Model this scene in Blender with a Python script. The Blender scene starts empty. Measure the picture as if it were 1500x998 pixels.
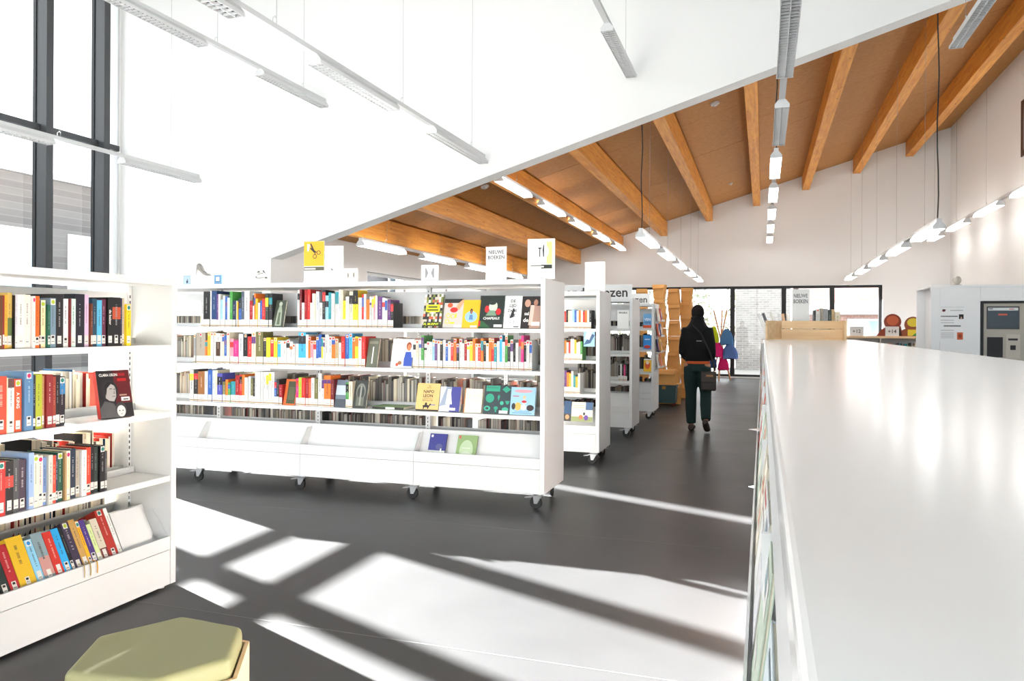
import bpy, bmesh, math, random
from mathutils import Matrix, Vector

# ------------------------------------------------------------------ camera, world, sun, exposure
SC = bpy.context.scene
COL = SC.collection
F, CX, CY, HC = 1113.604, 750.0, 479.321, 1.38          # focal length / principal point for a 1500x998 frame
YAW, ROLL = math.radians(18.2531), math.radians(-0.30504)
RM = Matrix.Rotation(YAW, 3, 'Z') @ Matrix.Rotation(ROLL, 3, 'Y')
EYE = Vector((0, 0, HC))

cam_d = bpy.data.cameras.new('camera')
cam = bpy.data.objects.new('camera', cam_d)
COL.objects.link(cam)
right, fwd, up = RM @ Vector((1, 0, 0)), RM @ Vector((0, 1, 0)), RM @ Vector((0, 0, 1))
cam.matrix_world = Matrix(((right.x, up.x, -fwd.x, 0), (right.y, up.y, -fwd.y, 0), (right.z, up.z, -fwd.z, HC), (0, 0, 0, 1)))
cam_d.sensor_width = 36.0
cam_d.lens = 36.0 * F / 1500.0
cam_d.shift_y = -(499.0 - CY) / 1500.0
cam_d.clip_start = 0.02
cam_d.clip_end = 300
SC.camera = cam

SC.view_settings.view_transform = 'Standard'
SC.view_settings.look = 'None'
SC.view_settings.gamma = 1.0
SC.view_settings.use_curve_mapping = False
SC.view_settings.exposure = 1.54

W = bpy.data.worlds.new('sky')
SC.world = W
W.use_nodes = True
wn = W.node_tree.nodes
wn['Background'].inputs[0].default_value = (0.93, 0.965, 1.0, 1)
wn['Background'].inputs[1].default_value = 1.35

SUN = Vector((1.0, -0.416, -0.588))
sd = bpy.data.lights.new('sun', 'SUN')
sd.energy = 49.0
sd.angle = math.radians(0.53)
sd.color = (1.0, 0.985, 0.96)
so = bpy.data.objects.new('sun', sd)
COL.objects.link(so)
so.rotation_euler = SUN.to_track_quat('-Z', 'Y').to_euler()
so.location = (-30, 20, 20)

LAMP = 2.5      # emission of the fluorescent tubes


# ------------------------------------------------------------------ helpers: measuring
def ray(u, v):
    return RM @ Vector(((u - CX) / F, 1.0, -(v - CY) / F))


def at_z(u, v, z=0.0):
    d = ray(u, v)
    return EYE + d * ((z - HC) / d.z)


def at_y(u, v, y):
    d = ray(u, v)
    return EYE + d * (y / d.y)


def at_x(u, v, x):
    d = ray(u, v)
    return EYE + d * (x / d.x)


def lin(c):
    def f(x):
        x /= 255.0
        return x / 12.92 if x <= 0.04045 else ((x + 0.055) / 1.055) ** 2.4
    return (f(c[0]), f(c[1]), f(c[2]))


# ------------------------------------------------------------------ helpers: materials
def new_mat(name):
    m = bpy.data.materials.new(name)
    m.use_nodes = True
    return m, m.node_tree.nodes, m.node_tree.links, m.node_tree.nodes['Principled BSDF']


def plain(name, rgb, rough=0.5, metal=0.0, spec=0.5, noise=0.0, scale=8.0, bump=0.0, coat=0.0):
    m, n, l, b = new_mat(name)
    c = lin(rgb)
    b.inputs['Base Color'].default_value = (*c, 1)
    b.inputs['Roughness'].default_value = rough
    b.inputs['Metallic'].default_value = metal
    b.inputs['Specular IOR Level'].default_value = spec
    if coat:
        b.inputs['Coat Weight'].default_value = coat
        b.inputs['Coat Roughness'].default_value = 0.04
    if noise or bump:
        tc = n.new('ShaderNodeTexCoord')
        nz = n.new('ShaderNodeTexNoise')
        nz.inputs['Scale'].default_value = scale
        nz.inputs['Detail'].default_value = 4
        l.new(tc.outputs['Object'], nz.inputs['Vector'])
        if noise:
            mx = n.new('ShaderNodeMix')
            mx.data_type = 'RGBA'
            mx.inputs[6].default_value = (*[max(0, x * (1 - noise)) for x in c], 1)
            mx.inputs[7].default_value = (*[min(1, x * (1 + noise)) for x in c], 1)
            l.new(nz.outputs['Fac'], mx.inputs[0])
            l.new(mx.outputs[2], b.inputs['Base Color'])
        if bump:
            bp = n.new('ShaderNodeBump')
            bp.inputs['Strength'].default_value = bump
            bp.inputs['Distance'].default_value = 0.002
            l.new(nz.outputs['Fac'], bp.inputs['Height'])
            l.new(bp.outputs['Normal'], b.inputs['Normal'])
    return m


def wood(name, dark, light, axis=1, stretch=14.0, scale=3.0, rough=0.55, knots=0.0):
    """long grain running along one axis of the object"""
    m, n, l, b = new_mat(name)
    tc = n.new('ShaderNodeTexCoord')
    mp = n.new('ShaderNodeMapping')
    s = [stretch, stretch, stretch]
    s[axis] = 1.0
    mp.inputs['Scale'].default_value = s
    nz = n.new('ShaderNodeTexNoise')
    nz.inputs['Scale'].default_value = scale
    nz.inputs['Detail'].default_value = 6
    nz.inputs['Roughness'].default_value = 0.6
    cr = n.new('ShaderNodeValToRGB')
    cr.color_ramp.elements[0].position = 0.3
    cr.color_ramp.elements[1].position = 0.7
    cr.color_ramp.elements[0].color = (*lin(dark), 1)
    cr.color_ramp.elements[1].color = (*lin(light), 1)
    l.new(tc.outputs['Object'], mp.inputs['Vector'])
    l.new(mp.outputs['Vector'], nz.inputs['Vector'])
    l.new(nz.outputs['Fac'], cr.inputs['Fac'])
    out = cr.outputs['Color']
    if knots:
        mp2 = n.new('ShaderNodeMapping')
        s2 = [9.0, 9.0, 9.0]
        s2[axis] = 3.2
        mp2.inputs['Scale'].default_value = s2
        vo = n.new('ShaderNodeTexVoronoi')
        vo.inputs['Scale'].default_value = 1.0
        l.new(tc.outputs['Object'], mp2.inputs['Vector'])
        l.new(mp2.outputs['Vector'], vo.inputs['Vector'])
        r2 = n.new('ShaderNodeValToRGB')
        r2.color_ramp.elements[0].position = 0.06
        r2.color_ramp.elements[0].color = (1, 1, 1, 1)
        r2.color_ramp.elements[1].position = 0.16
        r2.color_ramp.elements[1].color = (0, 0, 0, 1)
        l.new(vo.outputs['Distance'], r2.inputs['Fac'])
        mx = n.new('ShaderNodeMix')
        mx.data_type = 'RGBA'
        mul = n.new('ShaderNodeMath')
        mul.operation = 'MULTIPLY'
        mul.inputs[1].default_value = knots
        l.new(r2.outputs['Color'], mul.inputs[0])
        l.new(mul.outputs[0], mx.inputs[0])
        l.new(out, mx.inputs[6])
        mx.inputs[7].default_value = (*lin((95, 52, 20)), 1)
        out = mx.outputs[2]
    l.new(out, b.inputs['Base Color'])
    b.inputs['Roughness'].default_value = rough
    return m


def attr_mat(name, rough=0.5, spec=0.4, coat=0.0):
    m, n, l, b = new_mat(name)
    a = n.new('ShaderNodeAttribute')
    a.attribute_name = 'Col'
    l.new(a.outputs['Color'], b.inputs['Base Color'])
    b.inputs['Roughness'].default_value = rough
    b.inputs['Specular IOR Level'].default_value = spec
    if coat:
        b.inputs['Coat Weight'].default_value = coat
        b.inputs['Coat Roughness'].default_value = 0.1
    return m


M_PAINT = attr_mat('printed_paper', 0.45)
M_CLOTH = attr_mat('woven_cloth', 0.95, 0.1)
M_PAGES = attr_mat('page_edges', 0.9, 0.1)
M_SHELF = plain('white_steel', (219, 220, 220), 0.38, spec=0.4)
M_WALL = plain('white_plaster', (238, 238, 237), 0.8, spec=0.2, bump=0.08, scale=60)
M_CEILW = plain('acoustic_ceiling', (205, 205, 204), 0.9, spec=0.1)
M_WALLG = plain('light_grey_plaster', (190, 190, 189), 0.85, spec=0.2)
M_COUNTER = plain('gloss_white_laminate', (240, 240, 239), 0.17, spec=0.35)
M_BLACK = plain('black_frame', (30, 31, 33), 0.45, spec=0.4)
M_DKGREY = plain('grey_frame', (58, 60, 63), 0.4, spec=0.5)
M_CHROME = plain('zinc_steel', (205, 206, 208), 0.28, metal=1.0)
M_RUBBER = plain('black_rubber', (22, 22, 23), 0.6)
M_LACQ = plain('white_lacquer', (244, 244, 244), 0.45, spec=0.3)
M_TRACK = plain('white_aluminium', (208, 209, 210), 0.4)
M_SLOT = plain('dark_slot', (40, 42, 44), 0.8)
M_CARD = plain('cardboard', (214, 160, 98), 0.85, spec=0.1, noise=0.12, scale=6)
M_BIRCH = wood('birch_ply', (222, 186, 140), (240, 210, 168), axis=0, stretch=10, scale=2.0)
M_BEAM = wood('glulam_spruce', (200, 122, 34), (236, 166, 68), axis=1, stretch=16, scale=1.6, knots=0.55)
M_PLY = wood('ceiling_panel', (158, 106, 48), (194, 138, 74), axis=0, stretch=9, scale=5, rough=0.7)
M_STOOLTOP = plain('olive_vinyl', (140, 138, 98), 0.55, noise=0.06, scale=5, bump=0.05)
M_CABLE = plain('thin_cable', (150, 150, 150), 0.5)
M_CORD = plain('black_cord', (20, 20, 20), 0.6)
M_KIOSK = plain('kiosk_grey', (178, 172, 160), 0.45)
M_CRATE = plain('petrol_plastic', (48, 78, 82), 0.5)
M_LOUVRE = plain('louvre_white', (225, 226, 228), 0.35)
M_GROUND = plain('pale_paving', (112, 112, 110), 0.9, noise=0.1, scale=1.0)


def glass_mat():
    m, n, l, b = new_mat('window_glass')
    n.remove(b)
    t = n.new('ShaderNodeBsdfTransparent')
    t.inputs[0].default_value = (0.95, 0.97, 0.97, 1)
    g = n.new('ShaderNodeBsdfGlossy')
    g.inputs['Roughness'].default_value = 0.02
    mx = n.new('ShaderNodeMixShader')
    mx.inputs[0].default_value = 0.06
    l.new(t.outputs[0], mx.inputs[1])
    l.new(g.outputs[0], mx.inputs[2])
    l.new(mx.outputs[0], n['Material Output'].inputs['Surface'])
    return m


def emit_mat(name, rgb, strength):
    m, n, l, b = new_mat(name)
    b.inputs['Base Color'].default_value = (0.9, 0.9, 0.9, 1)
    b.inputs['Emission Color'].default_value = (*rgb, 1)
    b.inputs['Emission Strength'].default_value = strength
    return m


def floor_mat():
    m, n, l, b = new_mat('grey_linoleum')
    tc = n.new('ShaderNodeTexCoord')
    nz = n.new('ShaderNodeTexNoise')
    nz.inputs['Scale'].default_value = 1.3
    nz.inputs['Detail'].default_value = 5
    fine = n.new('ShaderNodeTexNoise')
    fine.inputs['Scale'].default_value = 180
    cr = n.new('ShaderNodeValToRGB')
    cr.color_ramp.elements[0].color = (*lin((50, 50, 51)), 1)
    cr.color_ramp.elements[1].color = (*lin((62, 62, 63)), 1)
    l.new(tc.outputs['Object'], nz.inputs['Vector'])
    l.new(tc.outputs['Object'], fine.inputs['Vector'])
    l.new(nz.outputs['Fac'], cr.inputs['Fac'])
    mx = n.new('ShaderNodeMix')
    mx.data_type = 'RGBA'
    mx.blend_type = 'MULTIPLY'
    mx.inputs[0].default_value = 0.35
    l.new(cr.outputs['Color'], mx.inputs[6])
    l.new(fine.outputs['Color'], mx.inputs[7])
    l.new(mx.outputs[2], b.inputs['Base Color'])
    # broad wear changes the gloss a little
    rr = n.new('ShaderNodeMapRange')
    rr.inputs[3].default_value = 0.34
    rr.inputs[4].default_value = 0.46
    l.new(nz.outputs['Fac'], rr.inputs[0])
    l.new(rr.outputs[0], b.inputs['Roughness'])
    b.inputs['Specular IOR Level'].default_value = 0.3
    return m


def brick_mat(name, c1, c2, mortar, scale=1.0):
    m, n, l, b = new_mat(name)
    tc = n.new('ShaderNodeTexCoord')
    mp = n.new('ShaderNodeMapping')
    mp.inputs['Rotation'].default_value = (math.radians(90), 0, 0)
    br = n.new('ShaderNodeTexBrick')
    br.inputs['Color1'].default_value = (*lin(c1), 1)
    br.inputs['Color2'].default_value = (*lin(c2), 1)
    br.inputs['Mortar'].default_value = (*lin(mortar), 1)
    br.inputs['Scale'].default_value = 1.0
    br.inputs['Brick Width'].default_value = 0.22 * scale
    br.inputs['Row Height'].default_value = 0.075 * scale
    br.inputs['Mortar Size'].default_value = 0.008 * scale
    l.new(tc.outputs['Object'], mp.inputs['Vector'])
    l.new(mp.outputs['Vector'], br.inputs['Vector'])
    l.new(br.outputs['Color'], b.inputs['Base Color'])
    b.inputs['Roughness'].default_value = 0.9
    return m, mp


M_GLASS = glass_mat()
M_LAMP = emit_mat('lamp_tube', (1.0, 0.98, 0.945), LAMP)
M_HOOD = emit_mat('glowing_hood', (1.0, 0.98, 0.945), LAMP * 1.3)
M_LAMPOFF = plain('shaded_diffuser', (62, 63, 64), 0.5)  # tube and diffuser coloured dark to give shade between the louvre slats
M_FLOOR = floor_mat()
M_BRICK, _ = brick_mat('pink_brick', (196, 150, 138), (180, 132, 120), (200, 192, 184))
M_BRICKG, _mp = brick_mat('grey_brick', (104, 102, 100), (88, 86, 85), (118, 116, 114))
M_BRICKW, _mpw = brick_mat('west_brick', (104, 102, 100), (88, 86, 85), (118, 116, 114))
_mpw.inputs['Rotation'].default_value = (math.radians(90), 0, math.radians(90))


def screen_mat():
    m, n, l, b = new_mat('kiosk_screen')
    b.inputs['Base Color'].default_value = (0.03, 0.04, 0.05, 1)
    b.inputs['Roughness'].default_value = 0.2
    b.inputs['Emission Color'].default_value = (*lin((92, 110, 122)), 1)
    b.inputs['Emission Strength'].default_value = 0.06
    return m


M_SCREEN = screen_mat()


# ------------------------------------------------------------------ helpers: meshes
class MB:
    def __init__(self):
        self.v, self.f, self.c, self.m = [], [], [], []

    def add(self, vs, fs, col=(200, 200, 200), mi=0):
        o = len(self.v)
        self.v += [tuple(p) for p in vs]
        for f in fs:
            self.f.append(tuple(o + i for i in f))
            self.c.append(col)
            self.m.append(mi)

    def box(self, x0, x1, y0, y1, z0, z1, col=(200, 200, 200), mi=0):
        self.add([(x0, y0, z0), (x1, y0, z0), (x1, y1, z0), (x0, y1, z0), (x0, y0, z1), (x1, y0, z1), (x1, y1, z1), (x0, y1, z1)],
                 [(0, 3, 2, 1), (4, 5, 6, 7), (0, 1, 5, 4), (1, 2, 6, 5), (2, 3, 7, 6), (3, 0, 4, 7)], col, mi)

    def quad(self, a, b, c, d, col=(200, 200, 200), mi=0):
        self.add([a, b, c, d], [(0, 1, 2, 3)], col, mi)

    def prism(self, poly, axis, a, b, col=(200, 200, 200), mi=0):
        """2-D polygon extruded along an axis from a to b; poly runs in the two other axes in order"""
        n = len(poly)

        def p(q, t):
            if axis == 0:
                return (t, q[0], q[1])
            if axis == 1:
                return (q[0], t, q[1])
            return (q[0], q[1], t)
        vs = [p(q, a) for q in poly] + [p(q, b) for q in poly]
        fs = [tuple(range(n)), tuple(range(2 * n - 1, n - 1, -1))]
        fs += [(i, n + i, n + (i + 1) % n, (i + 1) % n) for i in range(n)]
        self.add(vs, fs, col, mi)

    def tube(self, p0, p1, r0, r1=None, n=8, col=(200, 200, 200), mi=0, cap=True):
        p0, p1 = Vector(p0), Vector(p1)
        r1 = r0 if r1 is None else r1
        d = (p1 - p0).normalized()
        a = d.orthogonal().normalized()
        b = d.cross(a)
        vs = []
        for p, r in ((p0, r0), (p1, r1)):
            for i in range(n):
                t = 2 * math.pi * i / n
                vs.append(p + a * (r * math.cos(t)) + b * (r * math.sin(t)))
        fs = [(i, (i + 1) % n, n + (i + 1) % n, n + i) for i in range(n)]
        if cap:
            fs += [tuple(range(n - 1, -1, -1)), tuple(range(n, 2 * n))]
        self.add(vs, fs, col, mi)

    def path(self, pts, r, n=6, col=(200, 200, 200), mi=0):
        for a, b in zip(pts[:-1], pts[1:]):
            self.tube(a, b, r, r, n, col, mi)

    def loft(self, rings, col=(200, 200, 200), mi=0, cap=True):
        n = len(rings[0])
        vs = [p for r in rings for p in r]
        fs = []
        for k in range(len(rings) - 1):
            for i in range(n):
                fs.append((k * n + i, k * n + (i + 1) % n, (k + 1) * n + (i + 1) % n, (k + 1) * n + i))
        if cap:
            fs.append(tuple(range(n - 1, -1, -1)))
            fs.append(tuple(range((len(rings) - 1) * n, len(rings) * n)))
        self.add(vs, fs, col, mi)

    def limb(self, pts, n=14, col=(200, 200, 200)):
        """pts: (position, half width sideways, half depth); closed tapering limb"""
        rings = []
        P = [Vector(p[0]) for p in pts]
        for k, (p, rx, ry) in enumerate(pts):
            d = (P[min(k + 1, len(P) - 1)] - P[max(k - 1, 0)]).normalized()
            s = Vector((1, 0, 0)) - d * d.x
            if s.length < 0.3:
                s = Vector((0, 1, 0)) - d * d.y
            s.normalize()
            q = d.cross(s)
            rings.append([P[k] + s * (rx * math.cos(2 * math.pi * i / n)) + q * (ry * math.sin(2 * math.pi * i / n)) for i in range(n)])
        self.loft(rings, col)

    def ell(self, c, rx, ry, rz, col=(200, 200, 200), n=14, k=8):
        rings = []
        for j in range(1, k):
            t = math.pi * j / k
            rings.append([(c[0] + rx * math.sin(t) * math.cos(2 * math.pi * i / n), c[1] + ry * math.sin(t) * math.sin(2 * math.pi * i / n),
                           c[2] - rz * math.cos(t)) for i in range(n)])
        self.loft(rings, col)

    def mesh(self, name, mats=(None,)):
        me = bpy.data.meshes.new(name)
        me.from_pydata(self.v, [], self.f)
        for m in mats:
            me.materials.append(m)
        ca = me.color_attributes.new('Col', 'FLOAT_COLOR', 'CORNER')
        buf = []
        for f, c in zip(self.f, self.c):
            buf += [*lin(c), 1.0] * len(f)
        ca.data.foreach_set('color', buf)
        me.polygons.foreach_set('material_index', self.m)
        bm = bmesh.new()
        bm.from_mesh(me)
        bmesh.ops.recalc_face_normals(bm, faces=bm.faces)
        bm.to_mesh(me)
        bm.free()
        me.update()
        return me

    def build(self, name, mats=M_PAINT, parent=None, label=None, cat=None, group=None, kind=None, loc=None):
        if not isinstance(mats, (list, tuple)):
            mats = (mats,)
        return obj(name, self.mesh(name, mats), parent, label, cat, group, kind, loc)


def obj(name, data, parent=None, label=None, cat=None, group=None, kind=None, loc=None, rotz=0.0):
    o = bpy.data.objects.new(name, data)
    COL.objects.link(o)
    o.parent = parent
    if label:
        o['label'] = label
    if cat:
        o['category'] = cat
    if group:
        o['group'] = group
    if kind:
        o['kind'] = kind
    if loc is not None:
        o.location = loc
    if rotz:
        o.rotation_euler = (0, 0, rotz)
    return o


def thing(name, label, cat, loc=(0, 0, 0), rotz=0.0, group=None):
    return obj(name, None, None, label, cat, group, None, loc, rotz)


def smooth(o, angle=None):
    for p in o.data.polygons:
        p.use_smooth = True
    if angle is not None:
        try:
            o.data.set_sharp_from_angle(angle=angle)
        except Exception:
            pass
    return o


def bevel(o, w, seg=2):
    m = o.modifiers.new('bevel', 'BEVEL')
    m.width = w
    m.segments = seg
    m.limit_method = 'ANGLE'
    return o


def bake(o):
    """turn the modifiers of o into plain mesh data"""
    dg = bpy.context.evaluated_depsgraph_get()
    dg.update()
    me = bpy.data.meshes.new_from_object(o.evaluated_get(dg))
    o.modifiers.clear()
    o.data = me
    return o


def remeshed(mb, name, mat, parent=None, voxel=0.014, it=6, col=None, **kw):
    o = mb.build(name, mat, parent, **kw)
    r = o.modifiers.new('r', 'REMESH')
    r.mode = 'VOXEL'
    r.voxel_size = voxel
    s = o.modifiers.new('s', 'SMOOTH')
    s.iterations = it
    s.factor = 0.5
    bake(o)
    me = o.data
    me.materials.clear()
    me.materials.append(mat)
    if 'Col' in me.color_attributes:
        me.color_attributes.remove(me.color_attributes['Col'])
    if col:
        ca = me.color_attributes.new('Col', 'FLOAT_COLOR', 'CORNER')
        ca.data.foreach_set('color', [*lin(col), 1.0] * len(me.loops))
    return smooth(o)


_TXT = {}


def text_geo(s):
    """outline of a string as flat polygons, height of a capital = 1, centred"""
    if s in _TXT:
        return _TXT[s]
    cu = bpy.data.curves.new('lettering', 'FONT')
    cu.body = s
    cu.align_x = 'CENTER'
    cu.resolution_u = 2
    cu.offset = 0.02
    t = bpy.data.objects.new('lettering', cu)
    COL.objects.link(t)
    dg = bpy.context.evaluated_depsgraph_get()
    me = bpy.data.meshes.new_from_object(t.evaluated_get(dg))
    vs = [(v.co.x / 0.69, v.co.y / 0.69) for v in me.vertices]
    fs = [tuple(p.vertices) for p in me.polygons]
    bpy.data.objects.remove(t)
    bpy.data.curves.remove(cu)
    bpy.data.meshes.remove(me)
    xs = [v[0] for v in vs] or [0]
    cx = (min(xs) + max(xs)) / 2
    vs = [(x - cx, y - 0.5) for x, y in vs]
    _TXT[s] = (vs, fs, max(xs) - min(xs))
    return _TXT[s]


def prints(mb, items, w, h, y=-0.0006, x0=0.0, z0=0.0):
    """flat print on a face in the xz plane at y; coordinates 0..1 of w x h, x from -w/2"""
    def P(a, b, k=0):
        return (x0 + (a - 0.5) * w, y - 0.00012 * k, z0 + b * h)
    for k, it in enumerate(items):
        t = it[0]
        if t == 'r':
            _, a, b, c, d, col = it
            mb.quad(P(a, b, k), P(c, b, k), P(c, d, k), P(a, d, k), col)
        elif t == 'e':
            _, cx, cz, rx, rz, col = it
            n = 20
            mb.add([P(cx + rx * math.cos(2 * math.pi * i / n), cz + rz * math.sin(2 * math.pi * i / n), k) for i in range(n)], [tuple(range(n))], col)
        elif t == 'o':      # ring
            _, cx, cz, rx, rz, th, col = it
            n = 18
            vs, fs = [], []
            for i in range(n):
                a = 2 * math.pi * i / n
                vs += [P(cx + rx * math.cos(a), cz + rz * math.sin(a), k), P(cx + rx * th * math.cos(a), cz + rz * th * math.sin(a), k)]
            for i in range(n):
                j = (i + 1) % n
                fs.append((2 * i, 2 * j, 2 * j + 1, 2 * i + 1))
            mb.add(vs, fs, col)
        elif t == 'p':
            _, pts, col = it
            mb.add([P(a, b, k) for a, b in pts], [tuple(range(len(pts)))], col)
        elif t == 't':      # text, centre, cap height as share of h, optional max width share of w, vertical flag
            _, s, cx, cz, ch, col = it[:6]
            mw = it[6] if len(it) > 6 else None
            vert = it[7] if len(it) > 7 else False
            vs, fs, tw = text_geo(s)
            sc = ch * h
            sx = sc
            if mw and tw * sc > mw * (h if vert else w):
                sx = mw * (h if vert else w) / tw
            cxm, czm = x0 + (cx - 0.5) * w, z0 + cz * h
            if vert:
                mb.add([(cxm + b * sc, y - 0.00012 * k, czm - a * sx) for a, b in vs], fs, col)
            else:
                mb.add([(cxm + a * sx, y - 0.00012 * k, czm + b * sc) for a, b in vs], fs, col)


def ordinal(n):
    suf = 'th' if 10 <= n % 100 <= 20 else {1: 'st', 2: 'nd', 3: 'rd'}.get(n % 10, 'th')
    return '%d%s' % (n, suf)


# ------------------------------------------------------------------ the setting
YW, YW2 = 10.3, 10.6            # white partition wall
YB = 21.9                       # far wall with the glazing
XR, XFL = 4.53, -7.45           # far hall side walls
XWIN = -10.5                    # tall window wall
SL = 0.297                      # roof slope


def ceil_z(x):
    return 5.19 + SL * x


def struct(name, mb, mat, label=None, cat=None):
    return mb.build(name, mat, kind='structure', label=label, cat=cat)


b = MB()
b.box(-11.2, 6.3, -7.0, 22.3, -0.2, 0.0)
floor = struct('floor', b, M_FLOOR, 'dark grey linoleum floor of the whole library hall', 'floor')
b = MB()
M_SEAM = plain('weld_seam', (92, 92, 92), 0.5)
for yy in (3.02, 4.93, 6.84, 8.75, 10.66, 12.57, 14.48, 16.4, 18.3, 20.2):
    s = MB()
    s.box(-11, 4.4, yy - 0.0025, yy + 0.0025, 0.0001, 0.0009)
    s.build('weld_seam', M_SEAM, floor)

# partition wall with the sloping lower edge
def edge_z(x):
    return 4.69 + 0.300 * x


b = MB()
b.prism([(-10.9, 0), (XFL, 0), (XFL, edge_z(XFL)), (6.3, edge_z(6.3)), (6.3, 8.3), (-10.9, 8.3)], 1, YW, YW2)
struct('wall_middle', b, M_WALL, 'tall white partition wall with a sloping lower edge over the opening', 'wall')

# far wall with opening for the glazing
wx0, wx1, wz0, wz1 = -4.72, 2.97, 0.04, 2.54
b = MB()
b.box(XFL - 0.3, wx0, YB, YB + 0.3, 0, 8)
b.box(wx1, XR + 0.3, YB, YB + 0.3, 0, 8)
b.box(wx0, wx1, YB, YB + 0.3, wz1, 8)
b.box(wx0, wx1, YB, YB + 0.3, 0, wz0)
struct('wall_back', b, M_WALL, 'white far end wall above and beside the black framed glazing', 'wall')

# right wall of the far hall, with a dark framed window
ry0, ry1, rz0, rz1 = 14.2, 16.28, 4.57, 5.6
b = MB()
b.box(XR, XR + 0.3, ry1, YB + 0.3, 0, 8)
b.box(XR, XR + 0.3, YW2, ry0, 0, 8)
b.box(XR, XR + 0.3, ry0, ry1, 0, rz0)
b.box(XR, XR + 0.3, ry0, ry1, rz1, 8)
struct('wall_right', b, M_WALL, 'white right hand wall of the far hall', 'wall')
# left wall of the far hall with a strip window
ly0, ly1, lz0, lz1 = 13.4, 20.5, 1.7, 2.47
b = MB()
b.box(XFL - 0.3, XFL, YW2, ly0, 0, 4)
b.box(XFL - 0.3, XFL, ly1, YB + 0.3, 0, 4)
b.box(XFL - 0.3, XFL, ly0, ly1, 0, lz0)
b.box(XFL - 0.3, XFL, ly0, ly1, lz1, 4)
struct('wall_left', b, M_WALL, 'low white left wall of the far hall with a strip window', 'wall')
# near hall: right wall, wall behind, ceiling
b = MB()
b.box(6.0, 6.3, -7, YW, 0, 8.3)
struct('wall_near_right', b, M_WALLG, 'light grey right wall of the near hall', 'wall')
b = MB()
fx0, fx1, fz0, fz1 = -9.0, 5.4, 0.3, 7.5
b.box(-11, fx0, -7.2, -7.0, 0, 8.3)
b.box(fx1, 6.3, -7.2, -7.0, 0, 8.3)
b.box(fx0, fx1, -7.2, -7.0, 0, fz0)
b.box(fx0, fx1, -7.2, -7.0, fz1, 8.3)
struct('wall_front', b, M_WALLG, 'light grey wall behind the viewer around an added window wall', 'wall')
w5 = obj('fill_window', None, None, 'unseen window wall added behind the viewer for more daylight', 'window', None, 'structure')  # unseen glazing, added to brighten the counter and the partition
for k in range(11):
    x = fx0 + 0.04 + (fx1 - fx0 - 0.08) * k / 10
    m = MB()
    m.box(x - 0.04, x + 0.04, -7.17, -7.03, fz0, fz1)
    m.build('mullion', M_DKGREY, w5)
    if k < 10:
        m = MB()
        xb = fx0 + 0.04 + (fx1 - fx0 - 0.08) * (k + 1) / 10
        m.quad((x + 0.04, -7.1, fz0), (xb - 0.04, -7.1, fz0), (xb - 0.04, -7.1, fz1), (x + 0.04, -7.1, fz1))
        m.build('pane', M_GLASS, w5)
b = MB()
b.box(-10.9, 6.3, -7.2, YW2, 7.9, 8.2)
struct('ceiling_near', b, M_CEILW, 'grey acoustic ceiling of the near hall', 'ceiling')

# far hall roof: deck, plywood panels and glulam beams
b = MB()
b.prism([(XFL - 0.4, ceil_z(XFL - 0.4) + 0.03), (XR + 0.4, ceil_z(XR + 0.4) + 0.03), (XR + 0.4, ceil_z(XR + 0.4) + 0.3), (XFL - 0.4, ceil_z(XFL - 0.4) + 0.3)], 1, YW + 0.02, YB + 0.3)
ceil = struct('ceiling', b, M_BEAM, 'sloping timber ceiling with glulam beams over the far hall', 'ceiling')
BX = [-6.44 + 1.253 * i for i in range(9)]
random.seed(4)
for i, x in enumerate(BX):
    m = MB()
    m.box(x - 0.09, x + 0.09, YW2, YB, 4.79 + SL * x, ceil_z(x - 0.09) + 0.02)
    m.build('beam', M_BEAM, ceil)
edges = [XFL] + BX + [XR]
for i in range(len(edges) - 1):
    xa = edges[i] + (0.09 if i else 0)
    xb = edges[i + 1] - (0.09 if i < len(BX) else 0)
    if xb - xa < 0.05:
        continue
    y = YW2
    ln = [1.25] * 9
    while y < YB - 0.01:
        y2 = min(YB, y + 1.25)
        m = MB()
        d = random.uniform(0, 0.004)
        m.prism([(xa + 0.002, ceil_z(xa) - d), (xb - 0.002, ceil_z(xb) - d), (xb - 0.002, ceil_z(xb) + 0.028), (xa + 0.002, ceil_z(xa) + 0.028)], 1, y + 0.003, y2 - 0.003)
        m.build('panel', M_PLY, ceil)
        y = y2

# ceiling detectors
for (u, v, lab) in ((710, 272, 'round white smoke detector above the left far lights'), (1047, 150, 'round white smoke detector between beams near the white edge'),
                    (1070, 268, 'small round detector lower down the timber ceiling')):
    # intersect the view ray with the roof plane
    d = ray(u, v)
    t = (5.19 - HC) / (d.z - SL * d.x)
    p = EYE + d * t
    m = MB()
    r = 0.075 if v != 268 else 0.045
    for a, c, z0, z1 in ((r, r * 0.92, 0.0, -0.03), (r * 0.6, r * 0.45, -0.03, -0.05)):
        m.tube((0, 0, z0), (0, 0, z1), a, c, 18)
    o = m.build('smoke_detector', M_TRACK, None, lab, 'smoke detector', None, None, (p.x, p.y, p.z - 0.006))
    o.rotation_euler = (0, -math.atan(SL), 0)

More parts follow.
